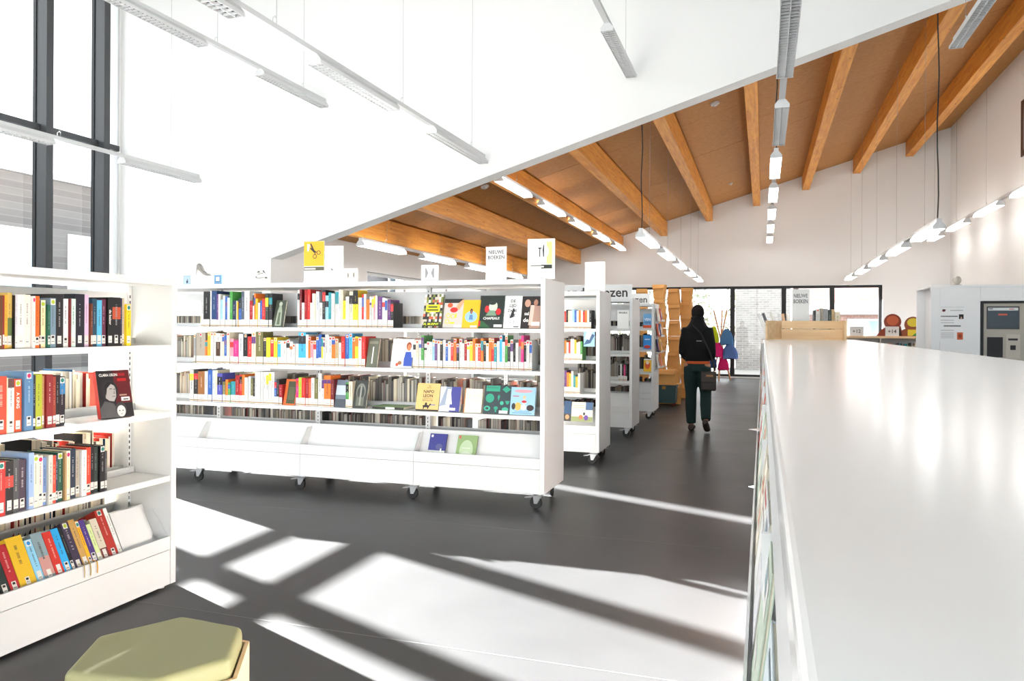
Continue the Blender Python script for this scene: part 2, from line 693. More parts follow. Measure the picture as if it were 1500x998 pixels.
# ------------------------------------------------------------------ tall window wall on the left
MY = [9.825 - 1.06 * k for k in range(15)]      # mullion centres
b = MB()
b.box(XWIN - 0.25, XWIN, 10.24, YW, 0, 8.3)
b.box(XWIN - 0.25, XWIN, -7.2, -5.6, 0, 8.3)
b.box(XWIN - 0.25, XWIN, -5.6, 10.24, 7.0, 8.3)
b.box(XWIN - 0.25, XWIN, -5.6, 10.24, 0, 0.05)
struct('wall_window_side', b, M_WALL, 'white wall framing the tall window wall', 'wall')
w1 = obj('window_1', None, None, 'tall dark framed window wall on the left side', 'window', None, 'structure')
for k, y in enumerate(MY):
    m = MB()
    m.box(XWIN, XWIN + 0.2, y - 0.06, y + 0.06, 0.0, 7.0)
    m.build('mullion', M_DKGREY, w1)
    m = MB()
    m.box(XWIN - 0.06, XWIN - 0.002, y - 0.075, y + 0.075, 0.0, 7.0)
    m.build('outer_frame', M_BLACK, w1)
m = MB()
m.box(XWIN - 0.06, XWIN + 0.03, 10.2, 10.238, 0.05, 6.998)
m.build('window_frame', M_TRACK, w1)
ys = [10.2] + MY
for k in range(len(ys) - 1):
    ya, yb = ys[k + 1] + 0.075, ys[k] - (0.0 if k == 0 else 0.075)
    m = MB()
    m.box(XWIN - 0.05, XWIN + 0.08, ya - 0.01, yb + (0 if k == 0 else 0.01), 4.335, 4.425)
    m.build('transom', M_DKGREY, w1)
    for z0, z1 in ((0.06, 4.335), (4.425, 7.0)):
        m = MB()
        m.quad((XWIN - 0.03, ya, z0), (XWIN - 0.03, yb, z0), (XWIN - 0.03, yb, z1), (XWIN - 0.03, ya, z1))
        m.build('pane', M_GLASS, w1)

# ------------------------------------------------------------------ far glazing
w2 = obj('window_2', None, None, 'black framed floor to head glazing in the far wall', 'window', None, 'structure')
mx = [wx0, -3.42, -2.14, -0.80, 0.54, 1.754, wx1]
m = MB()
m.box(wx0, wx1, YB + 0.06, YB + 0.14, wz1 - 0.07, wz1)
m.box(wx0, wx1, YB + 0.06, YB + 0.14, wz0, wz0 + 0.06)
m.box(wx0, wx0 + 0.08, YB + 0.06, YB + 0.14, wz0 + 0.06, wz1 - 0.07)
m.box(wx1 - 0.08, wx1, YB + 0.06, YB + 0.14, wz0 + 0.06, wz1 - 0.07)
m.build('window_frame', M_BLACK, w2)
for x in mx[1:-1]:
    m = MB()
    m.box(x - 0.06, x + 0.06, YB + 0.02, YB + 0.16, wz0 + 0.06, wz1 - 0.07)
    m.build('mullion', M_BLACK, w2)
for a, c in zip(mx[:-1], mx[1:]):
    m = MB()
    y = YB + 0.1
    m.quad((a + 0.06, y, wz0 + 0.06), (c - 0.06, y, wz0 + 0.06), (c - 0.06, y, wz1 - 0.07), (a + 0.06, y, wz1 - 0.07))
    m.build('pane', M_GLASS, w2)
m = MB()
m.box(wx0, wx1, YB - 0.03, YB + 0.055, 0, wz0 - 0.002)
m.build('window_sill', M_SHELF, w2)

# strip window in the low left wall
w3 = obj('window_3', None, None, 'long strip window in the low left wall', 'window', None, 'structure')
ym = [ly0, 15.25, 17.6, ly1]
for k in range(3):
    a, c = ym[k], ym[k + 1]
    m = MB()
    x = XFL - 0.12
    m.box(x - 0.03, x + 0.03, a, a + 0.06, lz0, lz1)
    m.box(x - 0.03, x + 0.03, c - 0.06, c, lz0, lz1)
    m.box(x - 0.03, x + 0.03, a + 0.06, c - 0.06, lz1 - 0.06, lz1)
    m.box(x - 0.03, x + 0.03, a + 0.06, c - 0.06, lz0, lz0 + 0.06)
    f = m.build('window_frame', M_TRACK, w3)
    m = MB()
    m.quad((x, a + 0.06, lz0 + 0.06), (x, c - 0.06, lz0 + 0.06), (x, c - 0.06, lz1 - 0.06), (x, a + 0.06, lz1 - 0.06))
    m.build('pane', M_GLASS, w3)
# window high in the right wall
w4 = obj('window_4', None, None, 'dark framed window high in the right wall', 'window', None, 'structure')
m = MB()
x = XR + 0.1
M_BROWN = plain('dark_brown_frame', (70, 44, 26), 0.5)
for a, c, d, e in ((ry0, ry0 + 0.12, rz0, rz1), (ry1 - 0.12, ry1, rz0, rz1), (ry0 + 0.12, ry1 - 0.12, rz1 - 0.1, rz1), (ry0 + 0.12, ry1 - 0.12, rz0, rz0 + 0.1)):
    m.box(XR - 0.02, XR + 0.15, a, c, d, e)
m.build('window_frame', M_BROWN, w4)
m = MB()
m.quad((x, ry0 + 0.12, rz0 + 0.1), (x, ry1 - 0.12, rz0 + 0.1), (x, ry1 - 0.12, rz1 - 0.1), (x, ry0 + 0.12, rz1 - 0.1))
m.build('pane', M_GLASS, w4)

# ------------------------------------------------------------------ outside
b = MB()
b.box(-90, 90, YB + 0.35, 90, -0.4, -0.05)
b.box(-90, -11.0, -60, YB + 0.35, -0.4, -0.05)
b.box(-11.0, 90, -60, -7.25, -0.4, -0.05)
struct('ground', b, M_GROUND, 'pale paving outside the windows', 'ground')


def house(name, label, x0, x1, y0, y1, z1, mat, face, wins):
    """block of a house; face 'south' = -y side, 'east' = +x side carries the windows"""
    t = thing(name, label, 'building')
    m = MB()
    m.box(x0, x1, y0, y1, -0.05, z1)
    m.build('wall', mat, t)
    m = MB()
    m.box(x0 - 0.15, x1 + 0.15, y0 - 0.15, y1 + 0.15, z1, z1 + 0.18)
    m.build('roof_edge', M_TRACK, t)
    for (a, c, d, e) in wins:
        m = MB()
        g = MB()
        if face == 'south':
            m.box(a, c, y0 - 0.05, y0 - 0.002, d, e)
            g.box(a + 0.09, c - 0.09, y0 - 0.058, y0 - 0.051, d + 0.09, e - 0.09)
        else:
            m.box(x1 + 0.002, x1 + 0.05, a, c, d, e)
            g.box(x1 + 0.051, x1 + 0.058, a + 0.1, c - 0.1, d + 0.1, e - 0.1)
        w = m.build('window', M_TRACK, t)
        g.build('pane', M_SKYPANE, w)
    return t


M_SKYPANE = plain('reflecting_pane', (150, 175, 195), 0.08, spec=0.8)
house('brick_house', 'pink brick house behind the right far panes', 1.25, 14, 30, 38, 6.0, M_BRICK, 'south', [(2.9, 5.6, 0.4, 1.75), (7, 9, 0.4, 1.75), (2.6, 3.4, 3.4, 4.6)])
m = MB()
m.box(1.2, 9.5, 29.2, 29.98, 1.9, 2.25)
m.build('porch_canopy', M_TRACK, None, 'white flat canopy on the pink brick house', 'canopy')
house('grey_brick_house', 'grey brick house seen through the second far pane', -0.9, 0.9, 27.5, 36, 5.2, M_BRICKG, 'south', [])
house('sun_blocker_wing', 'unseen white block added outside to keep sun off the glazing', -11.5, -7.0, 22.6, 31, 5.0, M_WALL, 'south', [])  # out-of-view block, added to stop sun falling through the far glazing
house('street_house', 'long pale brick house across from the tall windows', -34, -22, -8, 30, 6.1, M_BRICKW, 'east',
      [(14.6, 16.1, 3.0, 4.6), (17.0, 18.3, 0.9, 4.4), (19.4, 20.8, 0.9, 4.4), (22.5, 24, 0.9, 4.4)])


house('slate_backdrop', 'dark slate grey block added outside to darken the low strip window', -15.5, -12.0, 15.2, 33, 5.2, plain('slate_render', (82, 86, 92), 0.9), 'east', [(19.0, 21.5, 0.9, 3.4), (23.0, 25.5, 0.9, 3.4)])  # added block that darkens the view through the strip window


def bush(name, label, c, r, h, seed):
    random.seed(seed)
    t = thing(name, label, 'shrub', c)
    m = MB()
    for k in range(260):
        a = random.uniform(0, 2 * math.pi)
        rr = r * math.sqrt(random.random())
        z = h * (0.15 + 0.85 * random.random())
        rr *= 1 - 0.5 * (z / h) ** 2
        p = Vector((rr * math.cos(a), rr * 0.6 * math.sin(a), z))
        d = Vector((random.uniform(-1, 1), random.uniform(-1, 1), random.uniform(-0.3, 1))).normalized() * 0.14
        e = d.orthogonal().normalized() * 0.07
        g = random.randint(90, 140)
        m.quad(p - d, p - e, p + d, p + e, (g, g + 8, g - 8))
    o = m.build('leaves', M_CLOTH, t)
    o['kind'] = 'stuff'
    m = MB()
    for k in range(5):
        m.tube((0, 0, 0), (random.uniform(-r, r) * 0.5, random.uniform(-r, r) * 0.3, h * 0.7), 0.03, 0.01, 6, (90, 80, 70))
    m.build('stem', M_CLOTH, t)


for k, x in enumerate((-7.0, -5.0, -3.0, -1.2)):
    bush('hedge_shrub', '%s grey green shrub of the hedge beyond the left far pane' % ['first', 'second', 'third', 'fourth'][k], (x, 38.5 + 0.3 * k, -0.05), 0.9, 3.9 - 0.1 * k, 20 + k)

# ------------------------------------------------------------------ bookcases
def caster(parent, x, y, turn, brake=True):
    """swivel caster, top plate at z = 0.123"""
    e = obj('caster', None, parent, loc=(x, y, 0), rotz=turn)
    m = MB()
    n = 20
    prof = [(0.045, -0.011), (0.0475, -0.006), (0.0475, 0.006), (0.045, 0.011)]
    rings = [[(r * math.cos(2 * math.pi * i / n), yy, 0.0475 + r * math.sin(2 * math.pi * i / n)) for i in range(n)] for r, yy in prof]
    m.loft(rings)
    m.tube((0, -0.0125, 0.0475), (0, 0.0125, 0.0475), 0.02, n=12)
    smooth(m.build('wheel', M_RUBBER, e), 0.6)
    m = MB()
    for s in (-1, 1):
        m.prism([(-0.012, 0.04), (0.012, 0.04), (0.05, 0.104), (-0.02, 0.104)], 1, s * 0.017 - 0.0015, s * 0.017 + 0.0015)
    m.box(-0.02, 0.052, -0.0185, 0.0185, 0.101, 0.106)
    m.tube((0.02, 0, 0.106), (0.02, 0, 0.114), 0.022, n=12)
    m.box(-0.022, 0.06, -0.03, 0.03, 0.114, 0.118)
    m.tube((0, -0.021, 0.0475), (0, 0.021, 0.0475), 0.006, n=8)
    m.build('fork', M_CHROME, e)
    if brake:
        m = MB()
        m.prism([(-0.018, 0.094), (-0.045, 0.083), (-0.085, 0.078), (-0.088, 0.083), (-0.045, 0.092), (-0.018, 0.103)], 1, -0.014, 0.014)
        m.build('brake_pedal', M_CHROME, e)
    return e


def bookcase(name, label, loc, rotz, nb, bw, D, H, base0, lip, seam, shelves, castered, group=None, levels_back=None, first_back=0):
    """double sided bookcase; local x along the length, front at y = 0, back at y = D"""
    t = thing(name, label, 'bookcase', loc, rotz, group)
    L = nb * bw
    T = 0.036
    for x in (-T, L):
        m = MB()
        m.box(x, x + T, 0, D, base0, H)
        bevel(m.build('end_panel', M_SHELF, t), 0.002)
    m = MB()
    m.box(0, L, 0, D, H - 0.041, H - 0.004)
    m.build('top_panel', M_SHELF, t)
    mid = D / 2
    for k in range(nb + 1):
        x = k * bw
        m = MB()
        a = max(x - 0.02, 0.001)
        c = min(x + 0.02, L - 0.001)
        m.box(a, c, mid - 0.016, mid + 0.016, base0 + 0.02, H - 0.042)
        p = m.build('post', M_SHELF, t)
        m = MB()
        z = base0 + 0.25
        while z < H - 0.08:
            xc = min(max(x, 0.012), L - 0.012)
            m.box(xc - 0.003, xc + 0.003, mid - 0.0172, mid - 0.0161, z, z + 0.016)
            z += 0.03
        m.build('slots', M_SLOT, p)
    for k in range(nb):
        xa, xb = k * bw + 0.0015, (k + 1) * bw - 0.0015
        for s in (0, 1):
            fy = (lambda y: y) if s == 0 else (lambda y: D - y)

            def bx(m, x0, x1, y0, y1, z0, z1):
                ya, yb = sorted((fy(y0), fy(y1)))
                m.box(x0, x1, ya, yb, z0, z1)
            m = MB()
            bx(m, xa, xb, 0.004, 0.02, base0, seam - 0.0015)
            m.build('plinth', M_SHELF, t)
            # tilted bottom trough
            m = MB()
            bx(m, xa, xb, 0.004, 0.016, seam + 0.0015, lip)
            bx(m, xa, xb, 0.016, 0.075, seam + 0.0015, seam + 0.012)
            pts = [(0.072, seam + 0.0015), (0.08, seam + 0.0015), (0.2, lip + 0.145), (0.2, lip + 0.155), (0.192, lip + 0.155)]
            m.prism([(fy(a), z) for a, z in pts], 0, xa, xb)
            m.build('trough', M_SHELF, t)
            for xx in (xa + 0.002, xb - 0.004):
                m = MB()
                m.prism([(fy(a), z) for a, z in [(0.017, seam + 0.013), (0.076, seam + 0.013), (0.19, lip + 0.13), (0.12, lip + 0.13), (0.017, lip)]], 0, xx, xx + 0.002)
                m.build('divider', M_SHELF, t)
            for z in shelves:
                m = MB()
                bx(m, xa, xb, 0.006, 0.25, z - 0.006, z)
                bx(m, xa, xb, 0.006, 0.009, z - 0.03, z - 0.006)
                bx(m, xa, xb, 0.244, 0.25, z, z + 0.035)
                m.build('shelf', M_SHELF, t)
        m = MB()
        m.box(xa, xb, mid - 0.004, mid + 0.004, H - 0.28, H - 0.075)
        m.build('back_panel', M_SHELF, t)
    if castered:
        for k in range(nb + 1):
            x = min(max(k * bw - 0.03, 0.06), L - 0.045)
            caster(t, x, 0.06, 0.0)
            caster(t, x, D - 0.06, math.radians(200 + 20 * k), True)
    else:
        for k in range(nb + 1):
            x = min(max(k * bw, 0.03), L - 0.03)
            for y in (0.04, D - 0.04):
                m = MB()
                m.tube((x, y, 0), (x, y, base0), 0.02, n=10)
                m.build('foot', M_TRACK, t)
    return t


S_U = [1.367, 1.046, 0.707]                 # shelf tops of the rolling bookcases
U_D, U_H, U_BW = 0.585, 1.747, 1.046
U_XR = -1.586
UY = [5.49, 7.50, 9.52, 11.5]
U_NB = [4, 2, 2, 2]
U_LAB = ['long white rolling bookcase full of colourful books nearest the camera', 'second white rolling bookcase, with a blank white card on top',
         'third white rolling bookcase, half empty, below the large lettered board', 'farthest white rolling bookcase, beside the cardboard boxes']
cases = []
for k in range(4):
    cases.append(bookcase('rolling_bookcase', U_LAB[k], (U_XR - U_NB[k] * U_BW, UY[k], 0), 0.0, U_NB[k], U_BW, U_D, U_H, 0.123, 0.388, 0.306, S_U, True,
                          'white rolling bookcases in a row'))
S_L = [1.277, 0.925, 0.587]
L_X, L_YE = -2.962, 3.25
leftcase = bookcase('bookcase', 'white double sided bookcase standing on the floor at the left edge', (L_X, L_YE - 2 * 1.046, 0), math.radians(90), 2, 1.046, 0.57, 1.63,
                    0.014, 0.267, 0.196, S_L, False)

# ------------------------------------------------------------------ books
PAL = {
    'wh': (208, 207, 203), 'cr': (214, 204, 180), 'lg': (190, 190, 188), 'gy': (150, 150, 150), 'bk': (24, 24, 26), 'dk': (42, 40, 42), 'db': (24, 58, 104),
    'nv': (30, 42, 72), 'bl': (48, 92, 170), 'lb': (150, 196, 226), 'cy': (64, 170, 222), 'te': (40, 140, 150), 'gn': (70, 146, 66), 'dg': (52, 62, 54),
    'ol': (112, 108, 62), 'lm': (176, 196, 52), 'ye': (240, 204, 40), 'yo': (240, 176, 40), 'or': (234, 116, 36), 'ro': (216, 84, 44), 're': (208, 44, 40),
    'rd': (158, 30, 34), 'dr': (112, 26, 30), 'pk': (224, 150, 160), 'mg': (208, 44, 120), 'pu': (96, 52, 116), 'bv': (78, 80, 170), 'bn': (70, 42, 24),
    'br': (150, 96, 48), 'tn': (188, 160, 118), 'tg': (160, 150, 136), 'sl': (74, 84, 100), 'wb': (198, 204, 212), 'og': (206, 96, 34), 'lc': (214, 186, 212),
}
NAMES = {'wh': 'white', 'cr': 'cream', 'lg': 'light grey', 'gy': 'grey', 'bk': 'black', 'dk': 'dark', 'db': 'dark blue', 'nv': 'navy', 'bl': 'blue', 'lb': 'pale blue',
         'cy': 'sky blue', 'te': 'teal', 'gn': 'green', 'dg': 'dark green grey', 'ol': 'olive', 'lm': 'lime', 'ye': 'yellow', 'yo': 'amber', 'or': 'orange', 'ro': 'red orange',
         're': 'red', 'rd': 'deep red', 'dr': 'dark red', 'pk': 'pink', 'mg': 'magenta', 'pu': 'purple', 'bv': 'violet blue', 'bn': 'dark brown', 'br': 'brown', 'tn': 'tan',
         'tg': 'grey tan', 'sl': 'slate', 'wb': 'bluish white', 'og': 'burnt orange', 'lc': 'lilac'}


def lum(c):
    return 0.3 * c[0] + 0.59 * c[1] + 0.11 * c[2]


def book(label, group, w, d, h, col, loc, rot, style, second=None, sticker=None, title=None, seed=0, tag=True):
    """book with its spine at y = 0 facing -y; cover is the root mesh, pages, spine label, round sticker and title print its parts"""
    rn = random.Random(seed)
    m = MB()
    bt = 0.0016
    m.box(-w / 2, w / 2, 0, 0.002, 0, h, col)
    m.box(-w / 2, -w / 2 + bt, 0.002, d, 0, h, col)
    m.box(w / 2 - bt, w / 2, 0.002, d, 0, h, col)
    if second:
        z0, z1, c2 = second
        m.quad((-w / 2, -0.0003, h * z0), (w / 2, -0.0003, h * z0), (w / 2, -0.0003, h * z1), (-w / 2, -0.0003, h * z1), c2)
    o = m.build('book', M_PAINT, None, label, 'book', group, None, loc)
    o.rotation_euler = rot
    m = MB()
    pc = rn.choice([(238, 228, 206), (232, 220, 194), (243, 238, 226)])
    m.box(-w / 2 + bt, w / 2 - bt, 0.002, d - 0.004, 0.002, h - 0.003, pc)
    m.build('page_block', M_PAGES, o)
    if style == 'near':          # small white label near the foot
        if tag:
            m = MB()
            lw = min(w * 0.82, 0.02)
            z0 = h * rn.uniform(0.05, 0.09)
            z1 = z0 + rn.uniform(0.032, 0.042)
            m.box(-lw / 2, lw / 2, -0.0007, -0.0002, z0, z1, (214, 212, 206))
            m.box(-lw * 0.34, lw * 0.34, -0.0009, -0.0007, z0 + 0.010, z0 + 0.0125, (60, 60, 60))
            if rn.random() < 0.45:
                m.box(-lw * 0.3, lw * 0.3, -0.0009, -0.0007, z1 - 0.014, z1 - 0.004, (28, 28, 30))
            m.build('spine_label', M_PAINT, o)
    else:                        # tall white label with an ochre foot strip
        m = MB()
        z1 = rn.uniform(0.062, 0.07)
        m.box(-w * 0.47, w * 0.47, -0.0008, -0.0002, 0.002, z1, (216, 214, 208))
        m.box(-w * 0.47, w * 0.47, -0.001, -0.0008, 0.009, 0.017, (160, 122, 72))
        m.box(-w * 0.3, w * 0.3, -0.001, -0.0008, 0.028, 0.0305, (90, 90, 90))
        m.build('spine_label', M_PAINT, o)
    if sticker:
        m = MB()
        sw = min(w * 0.94, 0.022)
        m.box(-sw / 2, sw / 2, -0.0007, -0.0002, h - 0.03, h - 0.004, (216, 216, 211))
        n = 14
        m.add([(sw * 0.4 * math.cos(2 * math.pi * i / n), -0.0010, h - 0.017 + 0.0095 * math.sin(2 * math.pi * i / n)) for i in range(n)], [tuple(range(n))], sticker)
        m.build('genre_sticker', M_PAINT, o)
    # title print along the spine
    ink = (235, 232, 225) if lum(col) < 120 else (50, 48, 52)
    soft = tuple(int(0.55 * a + 0.45 * b) for a, b in zip(ink, col))
    if title:
        m = MB()
        prints(m, [('t', title, 0.5, 0.6, min(w * 0.5, 0.014) / h, ink, 0.5, True)], w, h, -0.0009)
        m.build('title', M_PAINT, o)
    elif w > 0.009:
        m = MB()
        z = h * rn.uniform(0.82, 0.86)
        zend = h * rn.uniform(0.38, 0.5)
        lo = -w * rn.uniform(0.05, 0.15)
        hi = w * rn.uniform(0.03, 0.12)
        while z > zend:
            s = rn.uniform(0.002, 0.005)
            if rn.random() < 0.8:
                m.quad((lo, -0.0006, z - s), (hi, -0.0006, z - s), (hi, -0.0006, z), (lo, -0.0006, z), soft)
            z -= s + rn.uniform(0.001, 0.003)
        if m.f:
            m.build('title', M_PAINT, o)
    return o


GR, MGT, TEA, BLU = (168, 186, 48), (196, 30, 96), (24, 120, 110), (40, 130, 200)


def left_row(z, rows, shelfname, seed, xs=-2.978):
    grp = 'books on the %s of the left bookcase' % shelfname
    n = len(rows)
    for i, r in enumerate(rows):
        u0, u1, vt, col = r[:4]
        opt = r[4] if len(r) > 4 else {}
        pa, pb = at_x(u0, vt, xs), at_x(u1, vt, xs)
        top = at_x((u0 + u1) / 2, vt, xs).z
        w = max(0.004, pb.y - pa.y - 0.0006)
        h = max(0.15, top - z)
        name = opt.get('n', 'book')
        lab = '%s, %s from left, %s of left edge bookcase' % (name, ordinal(i + 1), shelfname)
        book(lab, grp, w, 0.15 + 0.03 * ((i * 7) % 3) / 2, h, col, (xs - 0.004 * ((i * 5) % 4), (pa.y + pb.y) / 2, z + 0.0005), (0, 0, math.radians(90)), 'near',
             opt.get('s'), opt.get('k'), opt.get('t'), seed + i, opt.get('l', True))


left_row(S_L[0], [
    (-7, 4.5, 433, (96, 54, 22), {'n': 'dark brown book'}), (4.8, 8, 433, (138, 26, 26), {'n': 'thin dark red book'}),
    (8.3, 13.5, 432, (218, 166, 48), {'n': 'ochre yellow book'}), (13.8, 20.8, 429, (206, 174, 92), {'n': 'straw and green book', 's': (0.1, 0.55, (92, 112, 62))}),
    (21, 22.6, 433, (26, 22, 24), {'n': 'very thin black book', 'l': False}), (23, 27.2, 432, (202, 202, 206), {'n': 'thin pale grey book'}),
    (28, 38, 432, (224, 226, 216), {'n': 'ivory paperback'}), (38.8, 47.8, 432, (228, 216, 206), {'n': 'pinkish ivory paperback'}),
    (48, 52, 434, (228, 222, 216), {'n': 'slim white book with magenta dot', 'k': MGT}), (52.2, 59, 434, (226, 96, 14), {'n': 'bright orange book'}),
    (59.2, 62, 440, (62, 30, 12), {'n': 'thin brown book'}), (62.2, 69.8, 440, (246, 222, 172), {'n': 'cream book with green dot', 'k': GR}),
    (70, 74, 447, (22, 92, 72), {'n': 'slim dark green book'}), (74.4, 83, 437, (112, 136, 152), {'n': 'grey blue book with green dot', 'k': GR}),
    (83.4, 95, 431, (26, 25, 28), {'n': 'thick tall black book'}), (95.3, 103, 438, (236, 236, 232), {'n': 'white book'}),
    (103.2, 104.8, 438, (120, 30, 30), {'n': 'sliver thin red book', 'l': False}), (105, 112, 438, (202, 226, 216), {'n': 'mint white book'}),
    (112.3, 126, 431, (22, 22, 36), {'n': 'thick midnight blue book'}), (126.3, 133, 432, (216, 186, 212), {'n': 'lilac book'}),
    (133.2, 136, 445, (110, 52, 22), {'n': 'thin rust brown book'}), (136.2, 143, 438, (26, 66, 86), {'n': 'dark teal book'}),
    (143.3, 151.3, 440, (86, 176, 212), {'n': 'light blue book'}), (151.6, 158, 439, (102, 46, 72), {'n': 'plum book'}),
    (158.2, 165, 437, (18, 20, 18), {'n': 'black book with white lettering', 't': 'de keizer'}),
    (165.3, 177.6, 436, (20, 18, 22), {'n': 'black book with orange picture', 's': (0.55, 0.8, (186, 76, 40))}),
    (177.8, 181, 437, (34, 34, 66), {'n': 'thin navy book'}), (181.2, 185, 437, (190, 176, 152), {'n': 'thin beige book'}),
    (185.3, 192, 446, (238, 202, 28), {'n': 'yellow book with teal dot', 'k': TEA})], 'top shelf', 100)
left_row(S_L[1], [
    (-6, 10, 552, (206, 70, 46), {'n': 'red orange book'}), (10.3, 13, 554, (216, 206, 176), {'n': 'thin cream book', 'l': False}),
    (13.6, 23, 555, (212, 226, 220), {'n': 'white book with brown head', 's': (0.83, 1.0, (92, 56, 52))}),
    (24, 35, 556, (216, 86, 40), {'n': 'orange book with green dot', 'k': GR, 't': 'A KING'}),
    (36, 49, 545, (82, 126, 166), {'n': 'tall steel blue book', 'k': MGT}), (49.2, 53.4, 550, (24, 32, 50), {'n': 'thin navy book'}),
    (53.7, 64, 549, (168, 178, 42), {'n': 'lime green book'}), (64.2, 68, 551, (186, 140, 100), {'n': 'thin tan book'}),
    (68.2, 78, 549, (136, 30, 32), {'n': 'dark red book'}), (78.2, 83, 552, (152, 56, 36), {'n': 'rust red book'}),
    (83.2, 90, 550, (22, 18, 22), {'n': 'black book'}), (90.2, 98.4, 552, (26, 18, 30), {'n': 'black and blue book with teal dot', 'k': TEA, 's': (0.64, 0.95, (42, 122, 178))})], 'second shelf', 200)
left_row(S_L[2], [
    (-4, 8.2, 677, (192, 42, 36), {'n': 'red book with teal dot', 'k': TEA}), (8.8, 21, 676, (24, 22, 24), {'n': 'black book with red picture', 's': (0.5, 0.72, (190, 60, 50))}),
    (21.6, 29.8, 673, (72, 74, 76), {'n': 'dark grey book'}), (30, 41.6, 674, (66, 50, 66), {'n': 'slate purple book'}),
    (42.4, 50, 664, (152, 178, 218), {'n': 'pale blue book'}), (50.2, 57.4, 667, (216, 216, 196), {'n': 'pale sage book with green dot', 'k': GR}),
    (57.8, 65, 668, (228, 206, 196), {'n': 'pinkish white book with magenta dot', 'k': MGT}), (65.2, 71, 671, (112, 142, 192), {'n': 'blue book'}),
    (71.2, 77.6, 667, (192, 192, 182), {'n': 'grey green book'}), (78, 83, 668, (218, 72, 42), {'n': 'vermilion book'}),
    (83.2, 87, 667, (42, 56, 78), {'n': 'thin navy book'}), (87.3, 95, 663, (26, 82, 62), {'n': 'dark green book with green dot', 'k': GR}),
    (95.3, 98, 664, (176, 140, 96), {'n': 'thin tan book', 'l': False}), (98.2, 104, 661, (232, 216, 182), {'n': 'cream striped book with magenta dot', 'k': MGT}),
    (104.3, 113, 658, (26, 42, 62), {'n': 'navy book'}), (113.2, 119.4, 660, (168, 158, 142), {'n': 'grey tan book'}),
    (120, 127, 660, (232, 230, 226), {'n': 'white book'}), (127.2, 134, 656, (222, 62, 36), {'n': 'scarlet book'}),
    (134.2, 140, 653, (20, 18, 22), {'n': 'tall black book'}), (140.2, 146.4, 655, (42, 56, 52), {'n': 'dark green grey book'}),
    (146.7, 154, 653, (24, 18, 22), {'n': 'black book with teal dot', 'k': TEA}), (154.3, 158, 661, (66, 66, 66), {'n': 'thin dark grey book'})], 'third shelf', 300)

# bottom trough: books leaning back
TILT = math.radians(27)
tro = [(-6, 3, 0.215, (120, 30, 30), 'dark red book', None), (4, 17.5, 0.20, (30, 44, 40), 'dark green book', None), (18, 32, 0.215, (166, 30, 36), 'crimson book', None),
       (32.6, 56.5, 0.235, (214, 174, 32), 'thick yellow book', None), (57, 68, 0.205, (132, 192, 222), 'pale blue book', BLU), (68.4, 84, 0.225, (128, 150, 156), 'grey blue and pink book', None),
       (84.6, 97, 0.215, (194, 46, 32), 'red book', None), (97.3, 107.6, 0.22, (42, 162, 222), 'bright blue book', None), (108, 112.8, 0.215, (24, 26, 30), 'thin black book', None),
       (113.2, 124, 0.235, (58, 46, 68), 'dark violet book', GR), (124.3, 133, 0.24, (190, 150, 82), 'gold tan book', None), (133.2, 138, 0.225, (236, 172, 30), 'amber book', TEA),
       (138.2, 146, 0.225, (72, 50, 124), 'purple book', None), (146.3, 152.4, 0.195, (202, 216, 152), 'pale green book', None), (153, 163, 0.215, (206, 196, 176), 'beige book with portrait', None),
       (163.4, 175.6, 0.25, (166, 42, 30), 'tall brick red book', TEA), (176, 181, 0.25, (232, 230, 226), 'thin white book', None)]
for i, (u0, u1, h, c, nm, stk) in enumerate(tro):
    zb = 0.245
    xs = L_X - 0.03
    ya, yb = at_x(u0, 860 - 0.33 * u0, xs).y, at_x(u1, 860 - 0.33 * u1, xs).y
    opt = {}
    if 'pink' in nm:
        opt = (0.12, 0.5, (190, 140, 132))
    if 'portrait' in nm:
        opt = (0.08, 0.3, (110, 46, 46))
    o = book('%s leaning back, %s from left, trough of left edge bookcase' % (nm, ordinal(i + 1)), 'books in the bottom trough of the left bookcase', yb - ya - 0.0008, 0.125, h, c,
             (xs, (ya + yb) / 2, zb), (0, 0, 0), 'near', opt or None, stk, None, 400 + i)
    o.rotation_mode = 'QUATERNION'
    o.rotation_quaternion = (Matrix.Rotation(math.radians(90), 3, 'Z') @ Matrix.Rotation(-TILT, 3, 'X')).to_quaternion()
# ribbon bookmarks hang over the lip from the gold books
for u, c in ((122, (196, 170, 120)), (131, (170, 140, 70)), (141, (222, 160, 40))):
    p = at_x(u, 835, L_X)
    m = MB()
    pts = [Vector((L_X - 0.028, p.y, 0.275)), Vector((L_X + 0.002, p.y + 0.003, 0.270)), Vector((L_X + 0.003, p.y + 0.006, 0.24)), Vector((L_X + 0.003, p.y + 0.004, 0.215))]
    for a, b_ in zip(pts[:-1], pts[1:]):
        m.quad(a + Vector((0, -0.003, 0)), a + Vector((0, 0.003, 0)), b_ + Vector((0, 0.003, 0)), b_ + Vector((0, -0.003, 0)), c)
    m.build('ribbon_bookmark', M_CLOTH, None, '%s ribbon bookmark hanging over the trough lip' % {122: 'beige', 131: 'olive', 141: 'orange'}[u], 'bookmark')
# sloping white end plate right of the trough books
m = MB()
ya, yb = at_x(183, 800, L_X - 0.05).y, at_x(226, 790, L_X - 0.05).y
for dy in (0,):
    m.prism([(L_X - 0.05, 0.232), (L_X - 0.056, 0.232), (L_X - 0.155, 0.43), (L_X - 0.149, 0.43)], 1, ya, yb)
m.build('book_support', M_SHELF, None, 'empty white sloping book support in the bottom trough', 'book support')


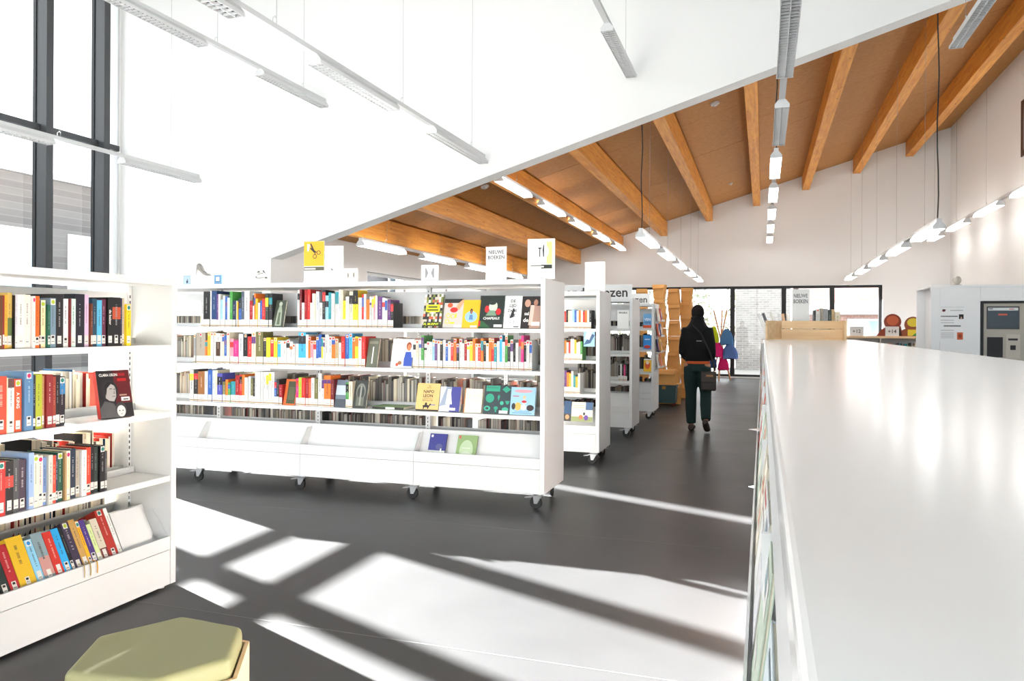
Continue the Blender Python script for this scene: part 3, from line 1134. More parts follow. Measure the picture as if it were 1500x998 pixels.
# ------------------------------------------------------------------ face-out books
def cover_book(label, w, h, t, col, items, loc, tilt, rotz=0.0, group=None, spine=None, plastic=False):
    m = MB()
    m.box(-w / 2, w / 2, 0, 0.002, 0, h, col)
    m.box(-w / 2, w / 2, t - 0.002, t, 0, h, col)
    m.box(-w / 2, -w / 2 + 0.002, 0.002, t - 0.002, 0, h, spine or col)
    o = m.build('display_book', M_PAINT, None, label, 'book', group, None, loc)
    o.rotation_mode = 'QUATERNION'
    o.rotation_quaternion = (Matrix.Rotation(rotz, 3, 'Z') @ Matrix.Rotation(-tilt, 3, 'X')).to_quaternion()
    m = MB()
    m.box(-w / 2 + 0.002, w / 2 - 0.003, 0.002, t - 0.002, 0.002, h - 0.002, (240, 234, 216))
    m.build('page_block', M_PAGES, o)
    if items:
        m = MB()
        prints(m, items, w, h)
        m.build('cover_print', M_PAINT, o)
    return o


def mosaic(n, m_, cols, seed):
    r = random.Random(seed)
    out = []
    for i in range(n):
        for j in range(m_):
            out.append(('r', i / n, j / m_, (i + 1) / n, (j + 1) / m_, r.choice(cols)))
    return out


def figure(cx, cz, s, skin, hair, cloth):
    return [('p', [(cx - 1.1 * s, cz - 2.6 * s), (cx + 1.1 * s, cz - 2.6 * s), (cx + 0.75 * s, cz - 1.0 * s), (cx - 0.75 * s, cz - 1.0 * s)], cloth), ('e', cx, cz + 0.15 * s, 0.72 * s, 0.85 * s, hair),
            ('e', cx + 0.08 * s, cz - 0.12 * s, 0.52 * s, 0.68 * s, skin)]


# the portrait book on the second shelf of the left bookcase
pb = at_x(172, 607, L_X - 0.02)
cover_book('black and red face-out book with a man and child portrait, on left bookcase', 0.160, 0.236, 0.034, (34, 30, 32),
           [('r', 0.5, 0.3, 1, 1, (92, 24, 28)), ('e', 0.34, 0.56, 0.26, 0.24, (40, 38, 40)), ('p', [(0.0, 0.0), (0.62, 0.0), (0.42, 0.3), (0.16, 0.36), (0.0, 0.2)], (82, 80, 80)),
            ('p', [(0.2, 0.42), (0.3, 0.36), (0.44, 0.34), (0.52, 0.44), (0.53, 0.6), (0.48, 0.7), (0.36, 0.74), (0.24, 0.66)], (168, 164, 160)), ('r', 0.34, 0.6, 0.42, 0.615, (50, 48, 48)),
            ('r', 0.46, 0.59, 0.52, 0.605, (50, 48, 48)), ('r', 0.40, 0.44, 0.5, 0.452, (90, 80, 80)), ('p', [(0.44, 0.5), (0.5, 0.5), (0.48, 0.58)], (130, 126, 122)),
            ('p', [(0.2, 0.66), (0.3, 0.76), (0.48, 0.74), (0.52, 0.66), (0.4, 0.71), (0.27, 0.62), (0.22, 0.46)], (28, 26, 28)),
            ('e', 0.62, 0.17, 0.17, 0.15, (60, 56, 56)), ('e', 0.62, 0.13, 0.13, 0.12, (214, 210, 206)), ('e', 0.57, 0.14, 0.02, 0.012, (40, 40, 40)), ('e', 0.67, 0.14, 0.02, 0.012, (40, 40, 40)),
            ('r', 0.59, 0.065, 0.65, 0.075, (120, 90, 90)), ('t', 'CLARA USON', 0.35, 0.9, 0.055, (240, 238, 232), 0.55), ('r', 0.64, 0.87, 0.86, 0.93, (150, 26, 28)), ('r', 0.6, 0.76, 0.88, 0.82, (176, 30, 30)),
            ('r', 0.66, 0.34, 0.92, 0.42, (236, 234, 228)), ('r', 0.72, 0.36, 0.88, 0.385, (40, 40, 40)), ('r', 0.62, 0.45, 0.84, 0.48, (170, 140, 120))],
           (pb.x, pb.y + 0.005, S_L[1] + 0.004), math.radians(15), math.radians(73), None, (200, 40, 36))

U1F = UY[0] + 0.03           # spine plane of the first rolling bookcase


def face(label, u0, u1, vt, z, col, items, t=0.022, tilt=14, grp='face-out books on the long rolling bookcase', dy=0.0, yaw=0.0, spine=None):
    y = U1F + dy
    a, c = at_y(u0, 470, y), at_y(u1, 470, y)
    h = (at_y((u0 + u1) / 2, vt, y + 0.05).z - z) / math.cos(math.radians(tilt))
    return cover_book(label, c.x - a.x, h, t, col, items, ((a.x + c.x) / 2, y, z + 0.002), math.radians(tilt), yaw, grp, spine)


z1, z2, z3 = S_U
random.seed(8)
face('face-out comic patterned book with a yellow title panel, top shelf right bay', 618, 646, 432, z1 + 0.002, (60, 62, 40),
     mosaic(9, 12, [(240, 236, 220), (40, 40, 40), (196, 96, 70), (120, 130, 60), (200, 190, 170), (60, 56, 60)], 3) +
     [('r', 0.16, 0.46, 0.86, 0.68, (226, 236, 40)), ('r', 0.26, 0.59, 0.74, 0.63, (40, 40, 30)), ('r', 0.22, 0.5, 0.8, 0.54, (40, 40, 30)),
      ('r', 0.1, 0.03, 0.95, 0.17, (40, 44, 30)), ('t', 'AL MURPHY', 0.5, 0.1, 0.07, (226, 236, 40), 0.8)], spine=(130, 140, 30))
face('face-out grey book with a red bird and yellow lettering, top shelf right bay', 648, 676, 438.5, z1 + 0.002, (196, 190, 184),
     [('r', 0, 0.86, 1, 1, (40, 36, 36)), ('p', [(0.55, 0.62), (0.72, 0.85), (0.98, 1.0), (1.0, 0.88), (0.8, 0.62)], (214, 160, 120)), ('e', 0.52, 0.62, 0.2, 0.09, (206, 40, 36)), ('e', 0.3, 0.78, 0.14, 0.08, (226, 90, 50)),
      ('o', 0.25, 0.42, 0.12, 0.08, 0.7, (230, 206, 30)), ('o', 0.5, 0.4, 0.12, 0.08, 0.7, (230, 206, 30)), ('r', 0.62, 0.34, 0.68, 0.5, (230, 206, 30)), ('o', 0.22, 0.22, 0.12, 0.08, 0.7, (230, 206, 30)), ('r', 0.36, 0.14, 0.6, 0.2, (230, 206, 30)), ('r', 0.6, 0.02, 0.98, 0.1, (240, 240, 236))])
face('face-out yellow book with a seated figure, top shelf right bay', 676, 701, 440, z1 + 0.002, (244, 180, 28),
     [('e', 0.5, 0.4, 0.36, 0.2, (150, 190, 220))] + figure(0.5, 0.58, 0.11, (150, 96, 66), (40, 28, 24), (90, 130, 180)) + [('r', 0.5, 0.02, 0.88, 0.09, (240, 240, 236))])
face('face-out black book lettered CHAPEAU with a pale figure and red flowers', 700, 737, 433.5, z1 + 0.002, (34, 44, 38),
     [('p', [(0, 0), (0.5, 0), (0.2, 0.2), (0, 0.24)], (40, 90, 50)), ('e', 0.3, 0.58, 0.09, 0.11, (206, 36, 40)), ('e', 0.76, 0.5, 0.1, 0.1, (206, 36, 40)), ('e', 0.54, 0.66, 0.17, 0.17, (196, 206, 190)), ('e', 0.5, 0.78, 0.15, 0.07, (40, 50, 44)),
      ('p', [(0.26, 0.38), (0.7, 0.38), (0.6, 0.54), (0.4, 0.54)], (120, 150, 124)), ('t', 'CHAPEAU!', 0.5, 0.3, 0.075, (240, 240, 234), 0.8), ('r', 0.0, 0.05, 0.08, 0.22, (190, 30, 34)), ('r', 0.62, 0.03, 0.94, 0.11, (240, 240, 236))])
face('face-out white book with scattered black lettering DE LIJD ZAME', 736, 762, 434, z1 + 0.002, (238, 238, 236),
     [('t', 'DE', 0.5, 0.84, 0.09, (40, 40, 42)), ('t', 'LIJD', 0.5, 0.7, 0.09, (40, 40, 42), 0.6), ('t', 'ZAME', 0.48, 0.54, 0.08, (40, 40, 42), 0.7), ('p', [(0.34, 0.3), (0.52, 0.62), (0.6, 0.6), (0.58, 0.34)], (44, 44, 46)), ('t', 'U  E', 0.5, 0.4, 0.08, (40, 40, 42)),
      ('t', 'L   J', 0.5, 0.2, 0.06, (40, 40, 42)), ('r', 0.6, 0.03, 0.9, 0.06, (60, 60, 60))])
face('face-out brown photo book lettered sal de at the end panel', 762, 790.5, 434.5, z1 + 0.002, (40, 30, 28),
     [('r', 0.45, 0, 1, 0.7, (176, 140, 124)), ('e', 0.3, 0.78, 0.15, 0.12, (196, 150, 128)), ('e', 0.72, 0.8, 0.11, 0.1, (170, 120, 100)), ('p', [(0.4, 0.1), (0.6, 0.1), (0.66, 0.72), (0.46, 0.72)], (216, 190, 176)), ('t', 'sal', 0.28, 0.46, 0.1, (240, 236, 230)), ('t', 'de', 0.26, 0.26, 0.12, (240, 236, 230)),
      ('r', 0.55, 0.08, 0.98, 0.2, (240, 238, 234))])
# display rack strip behind them
face('dark face-out book with a pale statue, top shelf left part', 399, 414, 440.5, z1, (62, 68, 56),
     [('e', 0.5, 0.86, 0.16, 0.08, (170, 176, 160)), ('p', [(0.2, 0.05), (0.8, 0.05), (0.72, 0.6), (0.6, 0.8), (0.4, 0.8), (0.28, 0.6)], (150, 160, 140)), ('p', [(0.36, 0.1), (0.64, 0.1), (0.58, 0.55), (0.42, 0.55)], (84, 96, 76))])
face('face-out white book with a blue dressed figure, second shelf', 572, 603, 497, z2 + 0.002, (240, 238, 234),
     figure(0.78, 0.72, 0.17, (206, 130, 90), (150, 70, 36), (50, 80, 170)) + [('r', 0.6, 0.05, 1.0, 0.35, (50, 80, 170)), ('e', 0.42, 0.16, 0.1, 0.07, (150, 100, 70)), ('e', 0.3, 0.1, 0.07, 0.06, (190, 80, 60))])
face('dark face-out book with a white bottle, second shelf', 536, 552, 496, z2, (98, 100, 84), [('r', 0.46, 0.12, 0.56, 0.7, (230, 230, 224)), ('r', 0.1, 0.8, 0.9, 0.9, (130, 130, 112))])
face('dark face-out book with a church window, third shelf', 517, 536, 558, z3, (56, 58, 54), [('e', 0.5, 0.6, 0.36, 0.3, (120, 122, 112)), ('e', 0.5, 0.56, 0.28, 0.24, (62, 66, 62)), ('r', 0.2, 0.08, 0.8, 0.4, (100, 104, 92)), ('r', 0.44, 0.1, 0.56, 0.8, (150, 150, 140))])
face('leaning grey photo face-out book, third shelf', 490, 506, 557, z3, (110, 122, 136), [('r', 0, 0.45, 1, 0.8, (196, 206, 214)), ('r', 0.0, 0.0, 1, 0.3, (70, 78, 88))], spine=(230, 230, 226))
face('tall orange rimmed face-out book, third shelf', 415, 432, 556, z3, (206, 96, 34), [('r', 0.24, 0.06, 0.95, 0.92, (62, 66, 40)), ('r', 0.35, 0.2, 0.85, 0.7, (80, 84, 52))])
# third shelf, right bay
face('face-out sand coloured book lettered NAPOLEON with a rider', 609, 642, 562, z3 + 0.002, (226, 186, 116),
     [('r', 0, 0, 1, 0.05, (30, 26, 22)), ('t', 'NAPO', 0.52, 0.7, 0.105, (24, 22, 22), 0.8), ('t', 'LEON', 0.5, 0.55, 0.105, (24, 22, 22), 0.8), ('t', 'DE SCHADUW VAN DE', 0.5, 0.45, 0.025, (60, 50, 40), 0.7), ('t', 'REVOLUTIE', 0.5, 0.38, 0.055, (110, 92, 66), 0.75),
      ('t', 'Bart', 0.55, 0.9, 0.035, (60, 50, 40)), ('t', 'Van Loo', 0.52, 0.84, 0.035, (60, 50, 40)),
      ('e', 0.45, 0.17, 0.15, 0.045, (24, 20, 18)), ('p', [(0.32, 0.06), (0.36, 0.06), (0.4, 0.16), (0.34, 0.18)], (24, 20, 18)), ('p', [(0.52, 0.07), (0.56, 0.07), (0.6, 0.18), (0.52, 0.18)], (24, 20, 18)), ('p', [(0.56, 0.17), (0.62, 0.27), (0.68, 0.25), (0.6, 0.15)], (24, 20, 18)),
      ('e', 0.45, 0.25, 0.05, 0.05, (24, 20, 18)), ('r', 0.42, 0.18, 0.49, 0.25, (24, 20, 18)), ('r', 0.66, 0.2, 0.86, 0.24, (120, 130, 160))], t=0.045, spine=(200, 190, 170))
face('face-out white and dark blue landscape book, third shelf right bay', 643, 673, 567, z3 + 0.002, (206, 210, 216),
     [('p', [(0.5, 0.0), (1.0, 0.0), (1.0, 1.0), (0.55, 1.0)], (60, 62, 140)), ('p', [(0.0, 0.2), (0.3, 1.0), (0.55, 1.0), (0.4, 0.3)], (150, 160, 180)), ('p', [(0.3, 0.3), (0.62, 0.3), (0.5, 0.9), (0.36, 0.9)], (232, 234, 236)), ('r', 0.5, 0.06, 0.8, 0.16, (244, 244, 240))], t=0.03, spine=(210, 205, 190))
face('face-out pale book with brown edge and ruled title box', 679, 705, 570, z3 + 0.002, (238, 222, 200),
     [('r', 0, 0, 0.06, 1, (196, 130, 70)), ('r', 0.3, 0.48, 0.84, 0.52 + 0.24, (206, 190, 170)), ('r', 0.33, 0.5, 0.81, 0.74, (246, 236, 220)), ('r', 0.42, 0.66, 0.72, 0.68, (170, 150, 130)), ('r', 0.42, 0.58, 0.72, 0.6, (170, 150, 130))], t=0.03, spine=(190, 110, 50))
G1, G2 = (40, 150, 120), (60, 172, 140)
face('face-out dark slate book with green icons, third shelf right bay', 708, 747, 565, z3 + 0.002, (44, 58, 64),
     [('r', 0.06, 0.78, 0.58, 0.98, G1), ('r', 0.12, 0.9, 0.5, 0.92, (30, 90, 80)), ('p', [(0.66, 0.86), (0.82, 0.74), (0.98, 0.86), (0.82, 0.98)], G1), ('e', 0.22, 0.54, 0.16, 0.16, G1), ('p', [(0.55, 0.44), (0.5, 0.6), (0.56, 0.68), (0.6, 0.6)], G1), ('e', 0.68, 0.38, 0.07, 0.07, G2),
      ('p', [(0.86, 0.34), (0.92, 0.34), (0.98, 0.46), (0.8, 0.46)], G1), ('o', 0.14, 0.18, 0.12, 0.09, 0.5, G2), ('e', 0.47, 0.2, 0.08, 0.06, G1), ('r', 0.44, 0.06, 0.5, 0.18, G1), ('e', 0.82, 0.16, 0.12, 0.08, G2), ('r', 0.6, 0.02, 0.92, 0.12, (240, 240, 236))])
face('face-out pale blue book with dogs and a child, by the end panel', 747, 783, 568, z3 + 0.002, (150, 192, 218),
     [('e', 0.5, 0.86, 0.38, 0.06, (206, 150, 160)), ('r', 0.08, 0.66, 0.34, 0.69, (190, 70, 70))] + figure(0.56, 0.62, 0.08, (222, 180, 150), (220, 170, 90), (230, 226, 222)) +
     [('e', 0.56, 0.48, 0.1, 0.05, (190, 40, 50)), ('e', 0.32, 0.3, 0.13, 0.15, (226, 170, 80)), ('e', 0.14, 0.3, 0.08, 0.12, (50, 46, 48)), ('e', 0.55, 0.28, 0.11, 0.1, (240, 236, 228)), ('e', 0.82, 0.26, 0.15, 0.11, (56, 44, 40)), ('r', 0.1, 0.06, 0.9, 0.08, (90, 130, 170)), ('r', 0.2, 0.12, 0.8, 0.135, (90, 130, 170))])
# two booklets in the trough
for (u0, u1, vt, col, items, lab) in (
        (627, 652, 633, (52, 54, 128), [('r', 0, 0, 1, 0.36, (206, 208, 204)), ('e', 0.3, 0.14, 0.3, 0.15, (60, 64, 56)), ('e', 0.62, 0.5, 0.2, 0.12, (80, 84, 130)), ('r', 0.08, 0.86, 0.2, 0.95, (230, 230, 240)), ('r', 0.7, 0.3, 0.78, 0.44, (230, 230, 226))], 'face-out dark blue and white booklet standing in the long bookcase trough'),
        (668, 697, 636, (134, 160, 108), [('e', 0.5, 0.42, 0.34, 0.4, (176, 196, 160)), ('e', 0.5, 0.2, 0.3, 0.2, (200, 212, 190)), ('r', 0.06, 0.86, 0.16, 0.97, (190, 90, 80)), ('r', 0.3, 0.5, 0.7, 0.52, (220, 226, 210))], 'face-out pale green booklet standing in the long bookcase trough')):
    y = UY[0] + 0.085
    a, c = at_y(u0, 650, y), at_y(u1, 650, y)
    cover_book(lab, c.x - a.x, 0.215, 0.01, col, items, ((a.x + c.x) / 2, UY[0] + 0.05, 0.322), math.radians(24), 0.0, 'booklets in the trough')
# a book lying flat on the third shelf
a, c = at_y(541, 600, U1F), at_y(602, 600, U1F)
m = MB()
m.box(-0.14, 0.14, 0, 0.2, 0, 0.002, (120, 150, 100))
m.box(-0.14, 0.14, 0, 0.2, 0.02, 0.022, (120, 150, 100))
m.box(-0.14, 0.14, 0, 0.002, 0.002, 0.02, (40, 40, 36))
o = m.build('book', M_PAINT, None, 'green covered book lying flat on the third shelf of the long bookcase', 'book', None, None, ((a.x + c.x) / 2 - 0.02, U1F, z3 + 0.001))
m = MB()
m.box(-0.138, 0.138, 0.002, 0.196, 0.002, 0.02, (236, 228, 206))
m.build('page_block', M_PAGES, o)
m = MB()
m.box(-0.02, 0.06, -0.001, -0.0002, 0.003, 0.019, (240, 238, 230))
m.build('spine_label', M_PAINT, o)


# ------------------------------------------------------------------ long rows on the first rolling bookcase
def row(z, o_u, scale, start, items, shelfname, count0=0, seed=0, v_o=340):
    grp = 'books on the %s of the long rolling bookcase' % shelfname
    x = start
    n = count0
    for (e, vt, key) in items:
        if key is None:
            x = e
            continue
        u0, u1 = o_u + x / scale, o_u + e / scale
        y = U1F
        a, c = at_y(u0, 480, y), at_y(u1, 480, y)
        top = at_y((u0 + u1) / 2, v_o + vt / scale, y).z
        n += 1
        rn = random.Random(seed + n)
        w = c.x - a.x
        k = 2 if w > 0.042 and key in ('wh', 'wb', 'cr') else 1
        col = PAL[key]
        sec = None
        if rn.random() < 0.3:
            sec = (rn.uniform(0.6, 0.75), rn.uniform(0.8, 1.0), PAL[rn.choice(['re', 'bk', 'bl', 'ye', 'te', 'or', 'wh', 'dk', 'pu'])])
        book('%s spine book, %s from left, %s of long rolling bookcase' % (NAMES[key], ordinal(n), shelfname), grp, w - 0.0008, rn.uniform(0.14, 0.19), max(0.16, top - z), col,
             ((a.x + c.x) / 2, y + rn.uniform(0, 0.01), z + 0.0005), (0, 0, 0), 'far', sec, rn.choice([(226, 90, 40), (206, 40, 50), (226, 140, 40)]) if shelfname == 'second shelf' and rn.random() < 0.7 else None, None, seed + 50 + n)
        x = e
    return n


C3, C4 = (255, 3.328), (540, 3.327)
n = row(z1, *C3, 128, [(142, 335, 'lg'), (172, 290, 'bk'), (180, 287, 'wh'), (205, 287, 'db'), (215, 303, 'pu'), (224, 303, 'wh'), (236, 330, 'lb'), (246, 310, 'wh'), (258, 315, 'bl'), (270, 320, 'wb'), (284, 290, 'gn'), (299, 335, 'nv'),
        (305, 335, 'wh'), (311, 340, 'yo'), (326, 325, 'bl'), (341, 290, 'sl'), (366, 287, 'wh'), (381, 335, 'rd'), (389, 300, 'wb'), (396, 300, 'or'), (406, 325, 'yo'), (416, 345, 'wh'), (427, 335, 'bl'), (443, 325, 're'), (458, 300, 'dg'), (475, 300, 'dk'), (598, 0, None),
        (609, 283, 'wh'), (620, 280, 'dr'), (633, 345, 'wh'), (646, 280, 'rd'), (660, 280, 're'), (672, 345, 'wh'), (681, 300, 'wh'), (690, 300, 'cr'), (705, 290, 'wb'), (720, 345, 'wh'), (735, 282, 'dk'), (750, 310, 'lb'), (765, 295, 'te'), (774, 300, 'wh'), (782, 300, 'wh'),
        (800, 290, 'wh'), (811, 282, 'wh'), (820, 282, 'cr'), (836, 335, 'ye'), (852, 315, 'wh'), (870, 290, 'cr'), (895, 283, 'ye'), (904, 320, 'wh'), (913, 320, 'wh'), (924, 303, 're'), (935, 303, 'wh'), (952, 330, 'or'), (961, 315, 'wh'), (970, 315, 'wh'), (980, 310, 'pk'), (990, 310, 'wh'), (1012, 315, 'pu')], 'top shelf', 0, 1000)
row(z1, *C4, 64, [(78, 320, 'wh'), (90, 325, 'wh'), (104, 330, 'pu'), (118, 345, 'dk')], 'top shelf', n, 1000)
n = row(z2, *C3, 96, [(105, 500, 'gy'), (150, 492, 'tg'), (163, 530, 'or'), (178, 487, 'yo'), (190, 490, 'wh'), (202, 490, 'wh'), (224, 490, 'bn'), (232, 495, 'wh'), (242, 495, 'cr'), (256, 505, 'bl'), (270, 490, 'cr'), (288, 520, 'pk'), (312, 530, 'mg'), (334, 497, 'wb'), (356, 497, 'bk'), (378, 510, 're'),
        (398, 490, 'cr'), (432, 487, 'ol'), (447, 515, 'dk'), (468, 515, 'ye'), (485, 525, 're'), (502, 515, 'ye'), (520, 530, 'cy'), (532, 530, 'wh'), (545, 530, 'wh'), (562, 525, 'wh'), (578, 535, 'wh'), (590, 545, 'wh'), (604, 545, 'wh'), (640, 490, 'cy'), (652, 500, 'wh'), (664, 510, 'or'),
        (677, 530, 'pk'), (690, 530, 'wh'), (703, 510, 'bl'), (718, 500, 'bl'), (727, 515, 'ye'), (735, 515, 'wh'), (752, 500, 'wh'), (768, 510, 'wh'), (785, 510, 'or'), (800, 520, 'tn'), (815, 540, 'wh'), (832, 510, 're'), (852, 500, 'bl'), (868, 495, 'cy'), (882, 515, 'or'), (897, 510, 'ye'), (912, 515, 'wh'), (930, 510, 're')], 'second shelf', 0, 2000)
seq = ['wh', 'cr', 'wh', 'gn', 'wh', 'wh', 'wh', 'lb', 'pu', 'wh', 'bk', 'wh', 'bl', 'wh', 're', 'or', 'bk', 'wh', 'wh', 'rd', 'wh', 'ye', 'or', 'wh', 're', 'or', 'bk', 'wh', 'or', 're', 'te', 'wh', 'cy', 'wh', 'gn', 'dk', 'wh', 'bk', 'wh', 'gy', 'mg', 'bk', 'wh', 'lg']
random.seed(12)
items, x = [], 216
for k, key in enumerate(seq):
    x += 13 if k % 3 else 13.5
    tp = 545 - 28 * random.random()
    if key in ('cy', 'gn', 'gy', 'mg'):
        tp = 505
    items.append((x, tp, key))
row(z2, *C4, 216, items, 'second shelf', n, 2000)
n = row(z3, *C3, 76, [(95, 672, 'lg'), (115, 672, 'dk'), (150, 680, 'br'), (165, 680, 'wh'), (185, 672, 'bl'), (198, 675, 'wb'), (210, 675, 'cr'), (235, 690, 'bv'), (250, 730, 'ol'), (262, 720, 'or'), (275, 735, 'gn'), (298, 730, 'te'), (318, 700, 'rd'), (332, 697, 're'), (345, 697, 'or'), (360, 710, 'wh'), (372, 705, 'wb'),
        (384, 715, 'ol'), (395, 715, 'dk'), (408, 683, 'wh'), (421, 683, 'wh'), (434, 683, 'wh'), (447, 683, 'wh'), (460, 683, 'wh'), (473, 683, 'wh'), (488, 683, 'wh'), (500, 730, 'bl'), (512, 720, 'dk'), (528, 745, 'rd'), (592, 0, None), (605, 715, 'mg'), (622, 710, 'lm'), (640, 712, 're'), (655, 715, 'rd'), (668, 715, 'ro'),
        (685, 712, 'wh'), (703, 715, 'ol'), (720, 690, 'wh'), (732, 720, 'wh'), (765, 700, 'or'), (780, 720, 'dr'), (836, 0, None), (852, 735, 'gn'), (870, 730, 'cr')], 'third shelf', 0, 3000)

# ------------------------------------------------------------------ rear rows and distant rows: uncountable mass of books
mass = MB()
random.seed(31)


def mass_row(x0, x1, y0, depth, z, hmin, hmax, cols, lean=0.0, along='x', wmin=0.012, wmax=0.034, gaps=0.04, edge=True):
    """fore edges (or spines) facing the viewer at y0"""
    x = x0
    while x < x1 - wmin:
        w = random.uniform(wmin, wmax)
        if x + w > x1:
            break
        if random.random() < gaps:
            x += random.uniform(0.03, 0.12)
            continue
        h = random.uniform(hmin, hmax)
        c = random.choice(cols)
        d = random.uniform(0, 0.02)
        if along == 'x':
            mass.box(x, x + w - 0.001, y0 + d, y0 + depth, z, z + h, c)
            if edge:
                cc = random.choice([(60, 60, 62), (120, 116, 110), (140, 40, 36), (50, 66, 90), (196, 190, 178)])
                mass.box(x - 0.0004, x + 0.0016, y0 + d - 0.003, y0 + depth + 0.001, z, z + h + 0.003, cc)
        else:
            mass.box(y0 - depth, y0 - d, x, x + w - 0.001, z, z + h, c)
            if edge:
                cc = random.choice([(30, 28, 30), (120, 116, 110), (140, 40, 36), (30, 60, 90), (216, 206, 180)])
                mass.box(y0 - depth, y0 - d + 0.003, x - 0.0004, x + 0.0016, z, z + h + 0.003, cc)
        x += w


PG = [(226, 214, 188), (236, 226, 204), (214, 204, 184), (200, 192, 176), (240, 234, 220)]
GREY = [(150, 146, 140), (176, 172, 164), (196, 190, 178), (120, 116, 112), (206, 200, 188)]  # page edges of rear rows, greyed to hold the shade inside the shelves
DK = [(60, 58, 58), (96, 92, 88), (130, 124, 116), (150, 142, 128)]
x0u = U_XR - 4 * U_BW
for k in range(4):
    for z in S_U:
        mass_row(x0u + k * U_BW + 0.03, x0u + (k + 1) * U_BW - 0.03, UY[0] + 0.36, 0.2, z, 0.17, 0.245, GREY + PG[:2])
    mass_row(x0u + k * U_BW + 0.03, x0u + (k + 1) * U_BW - 0.03, UY[0] + 0.40, 0.14, 0.44, 0.16, 0.20, GREY + DK)
# left bookcase rear rows (fore edges seen from the front)
for z, hm in ((S_L[1], 0.23), (S_L[2], 0.25)):
    mass_row(1.25, 3.2 if z < 0.9 else 3.17, L_X - 0.325, 0.2, z, 0.17, hm, PG, along='y', gaps=0.02)
mass_row(1.25, 3.2, L_X - 0.38, 0.14, 0.30, 0.16, 0.21, PG, along='y', gaps=0.02)
# spines and fore edges on the second to fourth rolling bookcases
for k in (1, 2, 3):
    xa, xb = U_XR - 0.75, U_XR - 0.02
    for z in S_U:
        mass_row(xa, xb, UY[k] + 0.36, 0.2, z, 0.18, 0.25, DK + GREY[:2])
    mass_row(xa, xb, UY[k] + 0.40, 0.14, 0.44, 0.14, 0.18, DK)
mass.build('shelved_books', M_PAGES, None, 'closely packed books on the far sides of the white bookcases', 'books', None, 'stuff')


# spines at the front of the second rolling bookcase
def far_row(k, z, u0, u1, keys, hmin, hmax, shelfname, case, seed):
    random.seed(seed)
    y = UY[k] + 0.03
    xa, xb = at_y(u0, 500, y).x, at_y(u1, 500, y).x
    w = (xb - xa) / len(keys)
    for i, key in enumerate(keys):
        book('%s spine book, %s from left, %s of %s rolling bookcase' % (NAMES[key], ordinal(i + 1), shelfname, case), 'books on the %s of the %s rolling bookcase' % (shelfname, case), w - 0.001, 0.17,
             random.uniform(hmin, hmax), PAL[key], (xa + w * (i + 0.5), y, z + 0.0005), (0, 0, 0), 'far', None, None, None, seed + i)


far_row(1, z1, 826, 866, ['re', 'bk', 'cr', 'wh', 'lb', 'bl', 'wh', 'or', 'wh', 're', 'or', 'wh', 'dk'], 0.17, 0.2, 'top shelf', 'second', 5000)
far_row(1, z2, 827, 853, ['or', 'wh', 're', 'wh', 'wh', 'yo', 'wh', 'wh', 'gn'], 0.17, 0.22, 'second shelf', 'second', 5100)
far_row(1, z3, 827, 850, ['pu', 'or', 'yo', 'wh', 'te', 'yo', 'wh'], 0.17, 0.24, 'third shelf', 'second', 5200)
far_row(2, z3, 906, 919, ['bk', 'wh', 'bk', 'mg', 'bk'], 0.19, 0.23, 'third shelf', 'third', 5300)


def far_face(label, k, u0, u1, vt, z, col, items, tilt=12, dy=0.03):
    y = UY[k] + dy
    a, c = at_y(u0, 500, y), at_y(u1, 500, y)
    h = at_y((u0 + u1) / 2, vt, y + 0.03).z - z
    cover_book(label, c.x - a.x, h, 0.014, col, items, ((a.x + c.x) / 2, y, z + 0.002), math.radians(tilt), 0, 'face-out items on the farther rolling bookcases')


far_face('face-out blue mountain booklet between shelves of the second bookcase', 1, 855, 871, 484, z2 + 0.14, (150, 190, 220), [('p', [(0, 0.1), (0.6, 0.2), (1, 0.7), (0.6, 0.8)], (60, 90, 130)), ('p', [(0.1, 0.5), (0.5, 0.4), (0.8, 0.9), (0.3, 0.9)], (236, 240, 244))], 4, 0.008)
far_face('face-out dark blue leaflet in the second bookcase trough', 1, 826, 836, 587, 0.425, (44, 80, 120), [('r', 0, 0, 1, 0.35, (70, 60, 52)), ('e', 0.5, 0.2, 0.3, 0.12, (190, 150, 110))], 14)
far_face('face-out holiday leaflet with beach people in the second bookcase trough', 1, 837, 868, 589, 0.425, (226, 220, 206),
         [('r', 0, 0.0, 1, 0.25, (150, 160, 110)), ('r', 0.66, 0.6, 1, 1, (70, 100, 140)), ('e', 0.45, 0.22, 0.1, 0.12, (196, 120, 80)), ('e', 0.7, 0.2, 0.1, 0.14, (110, 70, 160)), ('r', 0.1, 0.7, 0.6, 0.72, (190, 150, 110)), ('r', 0.1, 0.8, 0.6, 0.82, (190, 150, 110)), ('e', 0.6, 0.4, 0.05, 0.08, (50, 50, 60))], 14)
far_face('white card headed ENGELS on the third bookcase', 2, 904, 921, 455, z1, (240, 240, 238), [('t', 'ENGELS', 0.5, 0.87, 0.09, (60, 60, 60), 0.8)], 3)
far_face('face-out pale blue book lettered VEN TOTE, fourth bookcase', 3, 942, 954, 460, z1 + 0.01, (110, 168, 216), [('r', 0, 0, 1, 0.2, (206, 80, 40)), ('t', 'VEN', 0.5, 0.6, 0.16, (240, 244, 250), 0.8), ('t', 'TOTE', 0.5, 0.36, 0.13, (30, 60, 120), 0.8)], 6)
far_face('face-out blue book with a red animal, fourth bookcase', 3, 942, 954, 491, z2 + 0.01, (46, 140, 214), [('e', 0.5, 0.16, 0.4, 0.12, (206, 60, 50)), ('r', 0.2, 0.66, 0.8, 0.72, (240, 240, 240))], 6)
